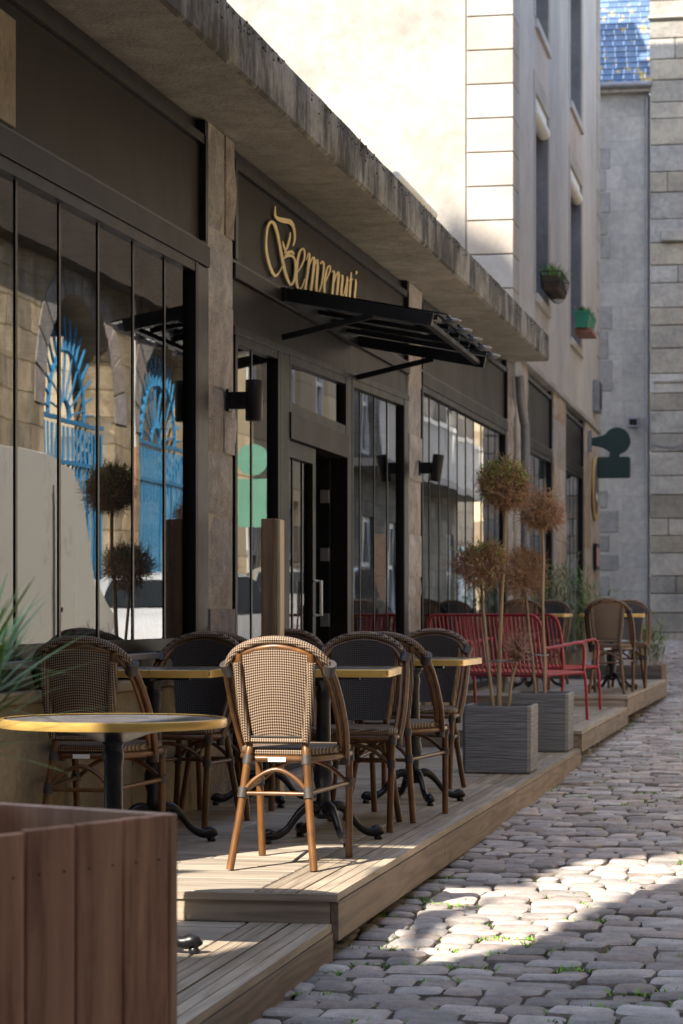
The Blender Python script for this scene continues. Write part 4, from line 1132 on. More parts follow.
# quoin blocks at the corner
b=MB(); z=2.83; k=0
while z<TH_TOP-.13:
    e=min(z+.378,TH_TOP-.12); b.rbox(-3.50,-2.985,26.66,27.30,z+.006,e-.006,.007); z=e; k+=1
b.build('corner_stones',M['quoin'],TBD)
b=MB(); b.box(-3.62,-3.01,26.69,27.28,2.80,TH_TOP-.13); b.build('corner_core',simple('groove_mortar',(.25,.21,.17),.9,0,.1,5,0),TBD)  # mortar-toned core seen in the grooves between the blocks
b=MB(); z=2.95
while z<TH_TOP-.13:
    e=min(z+.378,TH_TOP-.12); b.rbox(-3.1,-2.985,38.7,39.32,z+.006,e-.006,.007); z=e
b.build('corner_stones',M['quoin'],TBD)
# surrounds (slightly raised bands) and windows
for (a,c) in ((29.2,30.85),(33.95,35.85)):
    for z in (3.88,7.2,10.6):
        b=MB()
        zt=z+2.42
        b.box(-3.02,-2.992,a-.22,a-.002,z-.02,zt); b.box(-3.02,-2.992,c+.002,c+.22,z-.02,zt); b.box(-3.02,-2.991,a-.22,c+.22,zt+.002,zt+.22)
        s=b.build('window_surround',M['quoin'],TBD)
        b=MB(); b.box(-3.1,-2.96,a-.04,c+.04,z-.13,z-.022); b.build('window_sill',M['facade_stone'],TBD,bev=.01)
        b=MB()
        for (p,q,r_,s_) in ((a,a+.07,z,zt),(c-.07,c,z,zt),(a+.07,c-.07,z,z+.07),(a+.07,c-.07,zt-.07,zt),((a+c)/2-.04,(a+c)/2+.04,z+.07,zt-.07)): b.box(-3.24,-3.19,p,q,r_,s_)
        W=b.build('window',M['cream'],TBD)
        b=MB(); b.quad((-3.215,a+.07,z+.07),(-3.215,c-.07,z+.07),(-3.215,c-.07,zt-.07),(-3.215,a+.07,zt-.07)); b.build('pane',M['carglass'],W)
        b=MB(); b.box(-3.27,-3.004,c-.04,c-.001,z+.001,zt-.001); b.box(-3.27,-3.004,a+.001,a+.04,z+.001,zt-.001); build_split(b,'shade_lining',M['jamb_shade'],TBD)  # darker grey linings put the reveal shade into the colour
        b=MB(); b.tube([(-3.06,a+.05,zt-.20),(-3.06,c-.03,zt-.20)],.085,14); b.box(-3.12,-3.02,a+.03,c-.03,zt-.115,zt-.01); b.build('roller_blind_box',M['cream'],W,smooth=True)
# back side for indoor darkness
b=MB(); b.box(-11,-3.3,27.4,27.5,-1,2.9); b.build('inner_wall',M['inwall'],TBD)
b=MB(); b.box(-8,-7.9,27.5,39.2,-1.1,2.9); b.build('inner_wall',M['inwall'],TBD)
b=MB(); b.box(-7.9,-3.1,27.5,39.2,-1.0,-.9); b.build('inner_floor',M['infloor'],TBD)
b=MB(); b.box(-11,-3.3,26.92,39.28,2.86,2.92); b.build('inner_floor',M['inwall'],TBD)
# ground floor piers + bays of the tall house
TOPZ=zs(2.68)
for i,(a,c,zt) in enumerate(((27.0,28.32,2.88),(31.5,33.25,2.88),(36.4,39.1,2.88))):
    if i==0: stone_pillar(27.02,28.32,-3.4,-2.985,-1.2,zt-.004,TBD,'pier','warm_pier',71,(.4,.7))
    elif i==1: stone_pillar(a,c,-3.4,-2.975,-1.1,zt-.004,TBD,'pier','warm_pier',72,(.4,.7))
    else: stone_pillar(a,c+.2,-3.4,-2.975,-1.0,zt-.004,TBD,'pier','warm_pier',73,(.5,.8))
b=MB(); b.box(-3.3,-2.955,27.0,39.28,2.875,2.95); b.build('string_course',M['quoin'],TBD,bev=.01)
H2=lambda y:1.735+.0113*(y-9); G2=lambda y:1.86+.0113*(y-9); S2=lambda y:2.875
for (a,c) in ((28.33,31.49),(33.26,36.38)):
    n=int((c-a-.2)/.6)
    bay(a,c-.1,[a+.02+.595*i for i in range(1,n+1)],-.6,H2,G2,-3.05,TBD)
    upper(a,c,H2,G2,TBD,lambda y:2.90,-3.04)
    b=MB(); b.box(-3.14,-3.01,c-.095,c-.005,-.6,H2(c)-.004); b.build('corner_casing',M['black'],TBD)
    b=MB(); b.box(-3.2,-2.99,a,c,-1.1,-.602); b.build('plinth',M['plinth'],TBD)
# drain pipe on the party line
o=MB(); Yp=27.05
px=-2.88
o.tube(spline([(-2.9,26.55,2.60),(-2.9,26.6,2.45),(-2.9,26.72,2.30),(-2.9,26.95,2.15),(-2.89,27.02,1.95),(-2.89,27.02,.5),(-2.89,27.02,-1.0)],5),.052,12)
dp=thing('drain_pipe','grey zinc drainpipe with a swan neck below the end of the concrete canopy','pipe',(-2.89,27.02,-1.0))
o.build('pipe_run',M['zinc'],dp,smooth=True)
o=MB()
for z in (1.2,-.3): o.tube([(-2.89,27.02,z),(-2.89,27.02,z+.04)],.062,14); o.box(-2.98,-2.93,27.0,27.04,z,z+.04)
o.build('pipe_clip',M['wrap'],dp,smooth=False)
# gable flashing strip
o=MB(); o.sbox(-2.99,-2.90,26.45,27.3,zc_(2.98),zc_(3.0)); tag(o.build('lead_flashing',M['zinc']),'pale metal flashing strip where the canopy end meets the tall house','flashing')
# window boxes
def wbox(y0,y1,z,label,basket,seed):
    t=thing('window_box',label,'window box',(-2.88,(y0+y1)/2,z))
    if basket:
        b=MB()
        for k in range(9):
            y=lerp(y0,y1,k/8); b.tube(spline([(-2.99,y,z+.26),(-2.97,y,z+.06),(-2.87,y,z),(-2.78,y,z+.08),(-2.73,y,z+.26)],3),.005,5)
        for zz_,xx in ((.26,-2.73),(.13,-2.76)): b.tube([(-2.99,y0,z+zz_),(xx,y0,z+zz_),(xx,y1,z+zz_),(-2.99,y1,z+zz_)],.007,5)
        bk=b.build('wire_basket',M['black'],t)
        b=MB(); b.box(-2.97,-2.77,y0+.02,y1-.02,z+.05,z+.22); b.build('liner',simple('coir_liner',(.06,.04,.025),.95,0,.3,20,.8,.02),t,bev=.02)
    else:
        b=MB(); 
        b.hexa([(-2.96,y0+.03,z),(-2.80,y0+.03,z),(-2.80,y1-.03,z),(-2.96,y1-.03,z),(-2.98,y0,z+.2),(-2.76,y0,z+.2),(-2.76,y1,z+.2),(-2.98,y1,z+.2)])
        b.box(-2.99,-2.75,y0-.01,y1+.01,z+.2,z+.23); b.build('trough',M['plastic_green'],t)
        b=MB(); b.box(-2.99,-2.74,y0+.1,y1-.1,z-.06,z-.003); b.build('saucer',M['terra'],t)
    b=MB(); rnd=random.Random(seed)
    for i in range(260):
        y=rnd.uniform(y0+.03,y1-.03); a=rnd.uniform(0,2*pi)
        blade(b,(-2.87+rnd.uniform(-.06,.06),y,z+.2),(cos(a)*.6,sin(a)*.6,rnd.uniform(.3,1.3)),rnd.uniform(.12,.36 if basket else .22),.022,.2,3)
    b.build('foliage',M['leaf'],t)
wbox(29.7,30.8,3.93,'black wire basket of trailing plants on the left upper window ledge',True,5)
wbox(34.4,35.5,4.05,'small green plastic trough of herbs on the right upper window ledge',False,6)
# ------------------------------------------------------------------ hanging sign, oval sign, notice
sg=thing('hanging_sign','dark green blank sign, disc above a rectangle, projecting from the far pier','sign',(-2.97,36.9,2.6))
def proj(px,py,Y):
    X=Y*ratio(px); zc=Y*cos(TH)-X*sin(TH); return X,(HY-py)*zc/F
Ys=36.9
cx,cz=proj(617,441,Ys); r_=.205
out=[]
# bracket arm merging into disc
xb,_=proj(587,441,Ys)
for k in range(33):
    a=radians(205-k*(230/32)) if False else radians(150-k*9.0)
    out.append((cx+r_*cos(a),cz+r_*sin(a)))
nx0,nz0=out[-1]
x1,zt=proj(597,457,Ys); x2,zb=proj(630.5,478,Ys)
outl=[(xb,cz+.045)]+[(lerp(xb,out[0][0],t),lerp(cz+.045,out[0][1],t**1.8)) for t in (.35,.6,.8)]+out[:]
# disc goes clockwise from upper-left round to lower-left (150-288=-138 deg)
outl+=[(lerp(out[-1][0],xb,t),lerp(out[-1][1],cz-.055,t**.55)) for t in (.2,.45,.7)]+[(xb,cz-.055)]
b=MB(); b.prism(outl,lambda p:(p[0],Ys+.03,p[1]),lambda p:(p[0],Ys-.03,p[1])); b.build('disc_panel',M['green_sign'],sg)
b=MB(); ccx=(x1+x2)/2+.02
b.box(ccx-.09,ccx+.07,Ys-.028,Ys+.028,zt-.02,cz-r_*.9); b.build('neck',M['green_sign'],sg)
b=MB(); b.rbox(x1,x2,Ys-.032,Ys+.032,zb,zt,.02); b.build('lower_panel',M['green_sign'],sg)
b=MB(); b.box(-2.975,-2.93,Ys-.06,Ys+.06,cz-.16,cz+.16); b.build('wall_plate',M['zinc'],sg)
os_=thing('oval_sign','oval wall sign with yellow rim and dark centre on the warm stone pier','sign',(-2.96,38.0,1.9))
def ell(r1,r2,n=32): return [(r1*cos(2*pi*k/n),r2*sin(2*pi*k/n)) for k in range(n)]
Yc,zc0=38.0,1.93
b=MB(); b.prism(ell(.52,.50),lambda p:(-2.972,Yc+p[0],zc0+p[1]),lambda p:(-2.945,Yc+p[0],zc0+p[1])); b.build('rim',simple('ochre_rim',(.55,.36,.12),.5,0,.1,9,0),os_)
b=MB(); b.prism(ell(.36,.40),lambda p:(-2.944,Yc+p[0],zc0+p[1]),lambda p:(-2.938,Yc+p[0],zc0+p[1])); b.build('face',simple('charcoal_face',(.07,.07,.075),.5,0,.4,5,0),os_)
b=MB(); b.prism([(-.2,-.15),(.1,-.2),(.2,-.12),(-.1,-.06)],lambda p:(-2.937,Yc+p[0],zc0+p[1]),lambda p:(-2.933,Yc+p[0],zc0+p[1])); b.build('white_mark',M['white_metal'],os_)
nb=thing('notice_frame','small dark framed reddish notice on the pier below the oval sign','notice',(-2.96,38.1,.8))
b=MB(); b.box(-2.972,-2.93,37.8,38.4,.66,1.07); b.build('frame',M['black'],nb)
b=MB(); b.box(-2.929,-2.926,37.88,38.32,.72,1.01); b.build('sheet',simple('notice_paper',(.55,.30,.27),.6,0,.3,9,0),nb)
mb_=thing('meter_box','small grey box high on the far pier of the tall house','box',(-2.96,38.3,3.4))
b=MB(); b.rbox(-3.0,-2.90,38.0,38.55,3.15,3.65,.01); b.build('case',M['zinc'],mb_)
b=MB(); b.box(-2.899,-2.893,38.05,38.5,3.2,3.6); b.build('lid',M['frame'],mb_)
# ------------------------------------------------------------------ far buildings
YF=45.0
FR=thing('rear_house','grey rendered house with a steep lichened slate roof closing the street','building',(-3,YF,-.5))
ZE=9.62
b=MB(); b.box(-9,-2.52,YF,YF+.4,-.7,ZE); b.build('front_wall',M['farrender'],FR)
def blocks(b,y,x0,x1,z0,z1,hr,wr,proud,rnd):
    z=z0
    while z<z1-.02:
        h=rnd.uniform(*hr); e=min(z+h,z1)
        if z1-e<.12: e=z1
        x=x0-rnd.uniform(0,.3)
        while x<x1:
            w=rnd.uniform(*wr); a,c=max(x,x0),min(x+w,x1)
            if c-a>.06:
                d=rnd.uniform(-.012,.012)
                b.rbox(a+.006,c-.006,y-proud+d,y+.06,z+.006,e-.006,.014)
            x+=w
        z=e
rnd=random.Random(4)
b=MB()
# toothed dark blocks on the left part
for (pa,pb,ya_,yb_) in ((594,610,148,170),(594,606,170,192),(594,610,192,214),(594,607,214,236),(594,610,236,259),(594,612,306,330),(594,608,330,360),(594,612,360,392),(594,607,490,508),(594,618,510,533),(594,609,535,552),(594,618,554,571),(594,609,575,596)):
    X0,_=proj(pa,0,YF); X1,_=proj(pb,0,YF); _,z1_=proj(pa,ya_,YF); _,z0_=proj(pa,yb_,YF)
    b.rbox(X0,X1,YF-.012,YF+.05,z0_+.01,z1_-.01,.01)
build_split(b,'corner_block',M['darkblock'],FR)
b=MB(); b.box(-9,-2.50,YF-.16,YF+.05,ZE-.02,ZE+.07); b.build('eaves_ledge',M['pillar'],FR)
b=MB()
b.tube([(-9,YF-.22,ZE+.10),(-2.46,YF-.22,ZE+.10)],.06,10); b.build('gutter',M['zinc'],FR,smooth=True)
# slate roof: rows
b=MB(); rnd=random.Random(9); sl_=radians(62); n=0
s=0
while s<7.0:
    yy=YF-.2+s*cos(sl_); zz2=ZE+.08+s*sin(sl_)
    x=-9+rnd.uniform(0,.1)
    while x<-2.45:
        w=.20; y2=yy+.16*cos(sl_); z2=zz2+.16*sin(sl_)
        o_=.02+rnd.uniform(0,.005); c=min(x+w-.006,-2.45)
        b.hexa([(x,yy-.0,zz2+.0),(c,yy,zz2),(c,y2,z2),(x,y2,z2),(x,yy-o_,zz2+o_*.5),(c,yy-o_,zz2+o_*.5),(c,y2-.004,z2+.004),(x,y2-.004,z2+.004)])
        x+=w
    s+=.135
b.build('roof',M['slate'],FR)
# stone wall house to the right
SR=thing('granite_house','old granite block house wall with irregular courses at the street end','building',(-2,YF,-.5))
b=MB(); rnd=random.Random(14)
blocks(b,YF-.10,-2.50,-.45,-.7,16,(.30,.50),(.5,1.5),.05,rnd); b.build('wall_blocks',M['farblock'],SR)
b=MB(); b.box(-2.49,-.46,YF-.09,YF+.6,-.7,16); b.build('wall_core',M['mortar'],SR)
b=MB(); z_=10.92; b.rbox(-2.52,-.44,YF-.22,YF-.05,z_,z_+.06,.01); b.build('string_course',M['quoin'],SR)
_,z1_=proj(670,231,YF); b=MB(); b.rbox(-2.28,-.8,YF-.26,YF-.1,z1_-.22,z1_,.02); b.build('corbel_ledge',M['farblock'],SR)
_,z2_=proj(670,362,YF); b=MB(); b.rbox(-2.44,-.6,YF-.19,YF-.1,z2_-.4,z2_-.33,.02); b.build('string_course',M['farblock'],SR)
b=MB(); b.tube([(-2.55,YF-.06,9.5),(-2.55,YF-.06,-.5)],.022,8); o=b.build('cable_pipe',M['zinc'],None,smooth=True); tag(o,'thin vertical pipe where the grey wall meets the granite wall','pipe')
lb=thing('junction_box','small grey electrical box fixed on the grey end wall','box',(-2.8,YF-.1,3.5))
X_,z_=proj(633.5,422,YF); b=MB(); b.rbox(X_-.10,X_+.10,YF-.09,YF-.001,z_-.10,z_+.09,.01); b.build('case',M['zinc'],lb)
b=MB(); b.box(X_-.07,X_+.07,YF-.1,YF-.091,z_-.06,z_+.05); b.build('cover',M['frame'],lb)
b=MB()
def wl(pts): b.tube([(proj(px_,py_,YF)[0],YF-.17,proj(px_,py_,YF)[1]) for px_,py_ in pts],.007,5)
wl([(626,429),(640,431),(650,446),(666,448),(683,446),(700,447)]); wl([(638,427),(652,431),(652,445),(683,450),(700,450)]); wl([(640,430),(648,425),(655,415),(655,380)])
tag(b.build('wall_cable',M['zinc']),'pale cables looping across the end walls beside the grey box','cable')
# closing backdrop house beyond (seen in reflections)
BK=thing('end_house','distant cream house closing the side street, seen only in the glass','building',(4,66,0))
b=MB(); b.box(-14,16,66,67,-1,12); b.build('wall',M['opp_cream'],BK)
# ------------------------------------------------------------------ opposite side of the street (seen in the glass)
XO=2.2
OA=thing('arched_granite_building','granite building with two arched gateways across the street, mirrored in the windows','building',(XO,24,-1))
b=MB(); A1=(26.1,28.95); A2=(30.5,33.3)
wall_open(b,XO,XO+.45,-3.0,34.8,-1.3,4.0,[(A1[0],A1[1],-1.1,2.34,True),(A2[0],A2[1],-1.1,2.30,True)])  # near stretch runs on past the camera, added to cut sky light
b.f=[f[::-1] for f in b.f]
b.build('wall',M['opp_stone'],OA)
b=MB(); b.box(XO-.25,XO+.5,-3.0,34.85,4.0,4.12); b.build('cornice',M['opp_dark'],OA)
b=MB(); b.box(XO-.12,XO+8,-3.0,34.8,4.121,8.2); b.build('upper_storey',M['opp_dark'],OA)
b=MB(); b.box(XO+3,XO+3.1,6,34.8,-1.2,4.0); b.build('back_wall',M['inwall'],OA)
for (a,c) in (A1,A2):
    m=(a+c)/2; r0=(c-a)/2; b=MB(); n=13
    for k in range(n):
        a0=pi*k/n+.012; a1=pi*(k+1)/n-.012; zz0=2.32
        P=[(r0+.003,a0),(r0+.42,a0),(r0+.42,a1),(r0+.003,a1)]
        b.hexa([(XO+.01,m+r*cos(w),zz0+r*sin(w)) for r,w in P]+[(XO-.015,m+r*cos(w),zz0+r*sin(w)) for r,w in P])
    b.build('arch_stones',M['pillar'],OA)
for i,(a,c) in enumerate((A1,A2)):
    t=thing('iron_gate','blue iron fan-topped gate in the '+('nearer' if i==0 else 'farther')+' archway, mirrored in the first window','gate',(XO+.2,(a+c)/2,-1),0,'blue gates in the arches')
    m=(a+c)/2; xg=XO+.14; r0=(c-a)/2-.1
    b=MB()
    for z in (1.75,2.24,-.6): b.box(xg-.02,xg+.02,a+.1,c-.1,z,z+.05)
    for rr in (r0*.60,r0*.16): b.tube([(xg,m+rr*cos(pi*k/16),2.30+rr*sin(pi*k/16)) for k in range(17)],.026,6)
    build_split(b,'rail',M['blue'],t)
    b=MB()
    for k in range(17):
        w=pi*(k+.5)/17; b.tube([(xg,m+r0*.60*cos(w),2.3+r0*.60*sin(w)),(xg,m+r0*.90*cos(w),2.3+r0*.90*sin(w))],[.020,.014],6)
    for k in range(9):
        w=pi*(k+.5)/9; b.tube([(xg,m+r0*.16*cos(w),2.3+r0*.16*sin(w)),(xg,m+r0*.60*cos(w),2.3+r0*.60*sin(w))],.012,6)
    b.build('fan_bars',M['blue'],t)
    b=MB()
    n=17
    for k in range(n):
        y=lerp(a+.14,c-.14,k/(n-1)); b.tube([(xg,y,-.98),(xg,y,2.2)],.015,6)
    b.build('bars',M['blue'],t)
dp2=thing('downpipe','white downpipe with an orange lower section between the two archways','pipe',(XO-.08,29.6,-1))
b=MB(); b.tube([(XO-.09,29.85,2.1),(XO-.09,29.85,3.99)],.042,10); b.build('upper_pipe',M['white_metal'],dp2,smooth=True)
b=MB(); b.tube([(XO-.09,29.85,-1),(XO-.09,29.85,2.1)],.045,10); b.build('lower_pipe',M['orange'],dp2,smooth=True)
def town_house(nm,lab,y0,y1,mat,wins,wmat):
    H=thing(nm,lab,'building',(XO,(y0+y1)/2,-1))
    b=MB(); ops=[]
    for y in wins:
        for z in (-.2,3.0,6.2): ops.append((y,y+1.3,z+.1,z+2.1,False))
    wall_open(b,XO,XO+.3,y0,y1,-1.0,9.5,ops); b.f=[f[::-1] for f in b.f]; b.build('wall',M[mat],H)
    for (a,c,lo,hi,_) in ops:
        b=MB()
        for (p,q,r_,s_) in ((a,a+.12,lo,hi),(c-.12,c,lo,hi),(a+.12,c-.12,lo,lo+.12),(a+.12,c-.12,hi-.12,hi),((a+c)/2-.07,(a+c)/2+.07,lo+.12,hi-.12),(a+.12,(a+c)/2-.07,(lo+hi)/2,(lo+hi)/2+.08),((a+c)/2+.07,c-.12,(lo+hi)/2,(lo+hi)/2+.08)): b.box(XO+.1,XO+.16,p,q,r_,s_)
        W=b.build('window',M['white_metal'],H)
        b=MB(); b.box(XO+.17,XO+.18,a,c,lo,hi); b.build('pane',M['carglass'],W)
    b=MB(); b.box(XO+.02,XO+8,y0+.05,y1,9.5,9.7); b.build('roof',M['slate'],H)
    return H
OB=town_house('cream_town_house','cream town house with white windows across the street, mirrored beside the door',34.82,44.2,'opp_cream',(36.6,39.6,42.2),0)
OC=town_house('grey_town_house','dark stone town house with a white railed balcony, mirrored in the right-hand panes',44.3,64,'opp_grey',(46.4,50,54,58),0)
b=MB(); b.box(XO-.8,XO-.001,44.8,60,2.75,2.9); bal=b.build('balcony',M['quoin'],OC)
b=MB(); n=90
for k in range(n): y=lerp(44.9,59.9,k/(n-1)); b.box(XO-.78,XO-.74,y-.025,y+.025,2.9,4.0)
b.box(XO-.8,XO-.72,44.8,60,4.0,4.1); b.build('railing',M['white_metal'],bal)
b=MB(); b.box(XO-.05,XO-.002,48.2,49.6,-.9,1.6); b.build('door',M['interior_wood'],OC)
b=MB(); b.box(XO-.06,XO-.002,61.5,63.2,-.9,1.7); b.build('door',M['paleblue'],OC)
ps=thing('round_sign','pale green sign, disc over a rectangle, jutting out across the street beside the farther arch','sign',(XO-.2,33.4,1.8))
b=MB(); b.prism(ell(.22,.22),lambda p:(1.38+p[0],33.35,2.15+p[1]),lambda p:(1.38+p[0],33.42,2.15+p[1])); b.build('disc',M['palegreen'],ps)
b=MB(); b.box(1.18,1.58,33.34,33.43,1.2,1.88); b.build('panel',M['palegreen'],ps)
b=MB(); b.box(1.9,XO-.001,33.36,33.41,2.1,2.2); b.build('bracket',M['zinc'],ps)
# red door bench opposite? skip. vehicles
def wheel(t,x,y,z,r_=.31):
    b=MB()
    s=1 if x>t.location.x else -1
    def lath(prof,c):
        n=len(b.v); seg=20
        for rr,xx in prof:
            for k in range(seg):
                w=2*pi*k/seg; b.v.append((c[0]+xx*s,c[1]+rr*cos(w),c[2]+rr*sin(w)))
        for i in range(len(prof)-1):
            for k in range(seg): k2=(k+1)%seg; b.f.append((n+i*seg+k,n+i*seg+k2,n+(i+1)*seg+k2,n+(i+1)*seg+k))
        b.f.append(tuple(n+(len(prof)-1)*seg+k for k in range(seg)))
    lath([(r_*.6,-.1),(r_,-.09),(r_,.07),(r_*.92,.09),(r_*.62,.09),(.01,.05)],(x,y,z+r_)); w=b.build('wheel',M['tyre'],t,smooth=True)
    b=MB(); lath([(r_*.6,.08),(r_*.58,.1),(r_*.2,.07),(.01,.08)],(x,y,z+r_)); b.build('rim',M['wring'],w,smooth=True)
def vehicle(name,label,cat,x,y0,L,W,prof,gh,paint,group=None):
    z=zg(y0+L/2)-.01
    t=thing(name,label,cat,(x,y0+L/2,z),0,group)
    # prof: (u along y 0..1, z) upper outline; body cross-section narrowing upward
    b=MB(); rings=[]
    for (u,zt) in prof:
        y=y0+u*L; k=min(1,max(0,(zt-.9)/.6)); wt=W/2*(1-.16*k) if gh else W/2*(1-.03*k)
        endk=.93 if u in (0,1) else 1
        zb=.22; zm=min(zt-.05,.92)
        rings.append([(x-W/2*endk*.96,y,z+zb),(x-W/2*endk,y,z+.5),(x-W/2*endk*.99,y,z+zm),(x-wt*endk,y,z+zt-.04),(x-wt*endk*.85,y,z+zt),(x+wt*endk*.85,y,z+zt),(x+wt*endk,y,z+zt-.04),(x+W/2*endk*.99,y,z+zm),(x+W/2*endk,y,z+.5),(x+W/2*endk*.96,y,z+zb)])
    for r_ in rings: b.v+=r_
    for i in range(len(rings)-1):
        for k in range(10): k2=(k+1)%10; b.f.append((i*10+k,i*10+k2,(i+1)*10+k2,(i+1)*10+k))
    b.f.append(tuple(range(10))); b.f.append(tuple((len(rings)-1)*10+k for k in range(10)))
    b.build('body',M[paint],t,smooth=True)
    for s in (-1,1):
        for yy in (y0+L*.19,y0+L*.80): wheel(t,x+s*(W/2-.06),yy,z)
    return t,z
for (nm,lab,y0,paint) in (('parked_car','white parked car mirrored in the glass left of the door',25.6,'carwhite'),('parked_car','grey parked car mirrored in the glass right of the open door',33.6,'cargrey')):
    prof=[(0,.62),(.02,.86),(.06,.98),(.10,1.02),(.2,1.40),(.3,1.47),(.5,1.49),(.62,1.44),(.78,1.02),(.92,.88),(.98,.76),(1,.58)]
    x=.95; L=4.2; W=1.75
    t,z=vehicle(nm,lab,'car',x,y0,L,W,prof,True,paint,'cars parked across the street')
    for s in (-1,1):
        b=MB(); pts=[(.13,1.0),(.215,1.36),(.3,1.41),(.5,1.43),(.605,1.38),(.73,1.02)]
        b.prism(pts,lambda p:(x+s*(W/2*(1-.16*min(1,max(0,(p[1]-.9)/.6)))+.0),y0+p[0]*L,z+p[1]),lambda p:(x+s*(W/2*(1-.16*min(1,max(0,(p[1]-.9)/.6)))+.012),y0+p[0]*L,z+p[1])); b.build('side_window',M['carglass'],t)
        b=MB(); b.box(x+s*.62-.12,x+s*.62+.12,y0-.01,y0+.03,z+.72,z+.88); b.build('tail_light',M['redlens'],t)
        b=MB(); b.box(x+s*.62-.12,x+s*.62+.12,y0+L-.05,y0+L+.01,z+.6,z+.72); b.build('headlight',M['cream'],t)
    b=MB(); b.quad((x-.6,y0+.105*L,z+1.075),(x+.6,y0+.105*L,z+1.075),(x+.55,y0+.185*L,z+1.375),(x-.55,y0+.185*L,z+1.375)); b.build('rear_window',M['carglass'],t)
    b=MB(); b.quad((x-.6,y0+.755*L,z+1.11),(x+.6,y0+.755*L,z+1.11),(x+.55,y0+.645*L,z+1.41),(x-.55,y0+.645*L,z+1.41)); b.build('windscreen',M['carglass'],t)
prof=[(0,2.35),(.03,2.44),(.1,2.5),(.6,2.5),(.74,2.42),(.80,2.2),(.88,1.35),(.97,1.1),(1,.8)]
t,z=vehicle('delivery_van','cream delivery van mirrored at the left of the first window','van',1.15,17.2,5.0,1.85,prof,False,'vancream')
b=MB(); b.box(.205,.215,17.3,22.0,z+.3,z+.62); b.build('lower_cladding',M['tyre'],t)
for yy in (18.6,20.1):
    b=MB(); b.box(.212,.219,yy,yy+.02,z+.63,z+2.2); b.build('door_seam',M['tyre'],t)
b=MB(); b.box(.19,.21,20.2,20.4,z+1.1,z+1.14); b.build('handle',M['black'],t)
b=MB(); b.quad((.42,17.2+.755*5,z+2.33),(1.88,17.2+.755*5,z+2.33),(1.88,17.2+.875*5,z+1.45),(.42,17.2+.875*5,z+1.45)); b.build('windscreen',M['carglass'],t)
# ------------------------------------------------------------------ added unseen sun blockers (cast the shade; holes let the sun patches through)
SH=thing('sun_blocker','unseen wall added left of the camera, blocking the sun except through cut holes','building',(-5,1.5,-1.3))
YB=1.5
# sun: horizontal dir
SUNX,SUNY=.447,.894; EL=radians(43.0)
KX=SUNX/SUNY; KZ=math.tan(EL)/SUNY
def uv(X,Y,Z): return (X-KX*(Y-YB), Z+KZ*(Y-YB))
# column heights as function of u
sky=[(-60,26),(-24,26),(uv(-8.2,26.7,0)[0],uv(-8,26.7,4.6)[1]),(uv(-3.75,26.7,0)[0],uv(0,26.7,4.2)[1]),(uv(-3.68,26.7,0)[0],uv(0,26.7,4.55)[1]),(uv(-3.55,26.7,0)[0],uv(0,26.7,4.3)[1]),(uv(-3.0,26.7,0)[0],uv(0,26.7,4.0)[1]),(-14.3,27.8),(-13.5,25.8),(-10,19.2),(-6,11.8),(-4.5,10.2),(14,10)]
def skyz(u):
    for i in range(len(sky)-1):
        if sky[i][0]<=u<=sky[i+1][0]:
            t=(u-sky[i][0])/(sky[i+1][0]-sky[i][0]); return lerp(sky[i][1],sky[i+1][1],t)
    return 15
# hole profile: for each u, list of (v0,v1)
holes_poly=[]
def patch(pts): holes_poly.append([uv(*p) for p in pts])
def gp(px,py,Z):   # pixel to ground-plane point at height Z
    zc=F*Z/(HY-py); X=(px-787)*zc*cos(TH)/F; Y=(zc+X*sin(TH))/cos(TH); return (X,Y,Z)
ZS=-1.205
patch([gp(px_,py_,ZS) for px_,py_ in ((413,960),(415,942),(443,922),(470,908),(500,900),(540,893),(528,884),(565,872),(600,866),(650,862),(684,856),(760,846),(760,880),(683,884),(640,893),(610,905),(570,922),(545,934),(500,944),(460,952))])
patch([gp(px_,py_,D2) for px_,py_ in ((120,893),(120,878),(226,868),(300,861),(345,856),(372,852),(372,893))])
patch([(-2.75,9.10,-1.0),(-1.72,9.10,-1.0),(-1.62,9.15,.16),(-2.75,9.1,.16)])
patch([gp(px_,py_,D1) for px_,py_ in ((90,950),(90,904),(338,904),(330,925),(250,945),(200,957))])
def inside(poly,x,y):
    c=False; n=len(poly)
    for i in range(n):
        x1_,y1_=poly[i]; x2_,y2_=poly[(i+1)%n]
        if (y1_>y)!=(y2_>y) and x<(x2_-x1_)*(y-y1_)/(y2_-y1_)+x1_: c=not c
    return c
b=MB()
def col(u0,u1,z0,z1):
    if z1-z0>1e-3: b.box(u0,u1,YB-.05,YB,z0,z1)
umin=min(p[0] for h in holes_poly for p in h); umax=max(p[0] for h in holes_poly for p in h)
col(-60,-24,-1.3,26)
U=[-24,uv(-8.2,26.7,0)[0],uv(-3.75,26.7,0)[0],uv(-3.68,26.7,0)[0],uv(-3.55,26.7,0)[0],uv(-3.0,26.7,0)[0],-14.3,-13.5,-10]+([umin-.002] if False else [])
def slope_col(u0,u1):
    b.hexa([(u0,YB-.3,-1.3),(u1,YB-.3,-1.3),(u1,YB,-1.3),(u0,YB,-1.3),(u0,YB-.3,skyz(u0)),(u1,YB-.3,skyz(u1)),(u1,YB,skyz(u1)),(u0,YB,skyz(u0))])
for i in range(len(U)-1): slope_col(U[i],U[i+1])
slope_col(-10,umin-.002)
du=.02; u=umin-.002
while u<umax:
    v=[]; um=u+du/2
    zs_=[k*.02 for k in range(60,700)]
    st=None; spans=[]
    for z_ in zs_:
        ins=any(inside(h,um,z_) for h in holes_poly)
        if ins and st is None: st=z_
        if not ins and st is not None: spans.append((st,z_)); st=None
    z0_=-1.3
    for (a,c) in spans: col(u,u+du,z0_,a); z0_=c
    col(u,u+du,z0_,max(skyz(um),z0_+.5)); u+=du
slope_col(u,-3.0) if u<-3.0 else None
b.build('blocker_hole_wall',M['farrender'],SH)
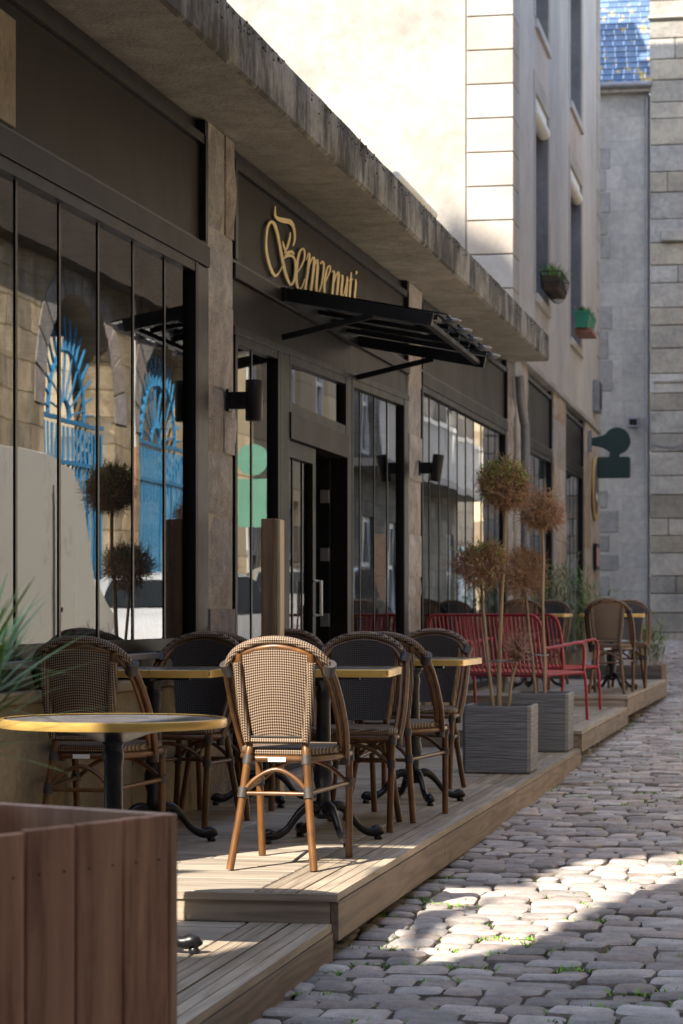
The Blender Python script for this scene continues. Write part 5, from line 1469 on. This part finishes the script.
b=MB(); b.box(-34,-3.1,-3.0,-2.7,-1.3,8); b.build('blocker_rear_wall',M['farrender'],SH)
b=MB(); b.box(-4.3,14,-3.4,-3.1,-1.3,16.5)  # added behind the camera to keep sun off the street
o=b.build('street_end_blocker',M['farrender'],None); tag(o,'unseen grey wall added behind the camera to block the sun','building')
# ------------------------------------------------------------------ camera, light, world
cam=bpy.data.cameras.new('camera'); co=bpy.data.objects.new('camera',cam); COL.objects.link(co)
co.location=(0,0,0); co.rotation_euler=(radians(90),0,TH)
cam.lens=85; cam.sensor_width=36; cam.sensor_fit='AUTO'; cam.shift_y=100/1024.; cam.clip_end=400; cam.clip_start=.05
cam.dof.use_dof=True; cam.dof.focus_distance=9.8; cam.dof.aperture_fstop=7.0
S.camera=co
w=bpy.data.worlds.new('World'); S.world=w; w.use_nodes=True; nt=w.node_tree
bg=nt.nodes['Background']; sk=nt.nodes.new('ShaderNodeTexSky'); sk.sky_type='NISHITA'; sk.sun_disc=False
# direction to the sun
sd=Vector((-SUNX*cos(EL),-SUNY*cos(EL),sin(EL))).normalized()
sk.sun_elevation=EL; sk.sun_rotation=math.atan2(sd.x,sd.y)
hs=nt.nodes.new('ShaderNodeHueSaturation'); hs.inputs['Saturation'].default_value=.78; nt.links.new(sk.outputs[0],hs.inputs['Color']); nt.links.new(hs.outputs[0],bg.inputs[0]); bg.inputs[1].default_value=.15
sl=bpy.data.lights.new('sun','SUN'); sl.energy=3.6; sl.angle=radians(.4); sl.color=(1,.915,.78)
so=bpy.data.objects.new('sun',sl); COL.objects.link(so); so.rotation_euler=sd.to_track_quat('Z','Y').to_euler()
S.view_settings.view_transform='Standard'; S.view_settings.look='None'; S.view_settings.exposure=1.92; S.view_settings.gamma=1
S.render.engine='CYCLES'
c=S.cycles; c.max_bounces=8; c.diffuse_bounces=4; c.glossy_bounces=4; c.transparent_max_bounces=12; c.transmission_bounces=6; c.use_denoising=True; c.sample_clamp_indirect=6; c.caustics_reflective=False; c.caustics_refractive=False
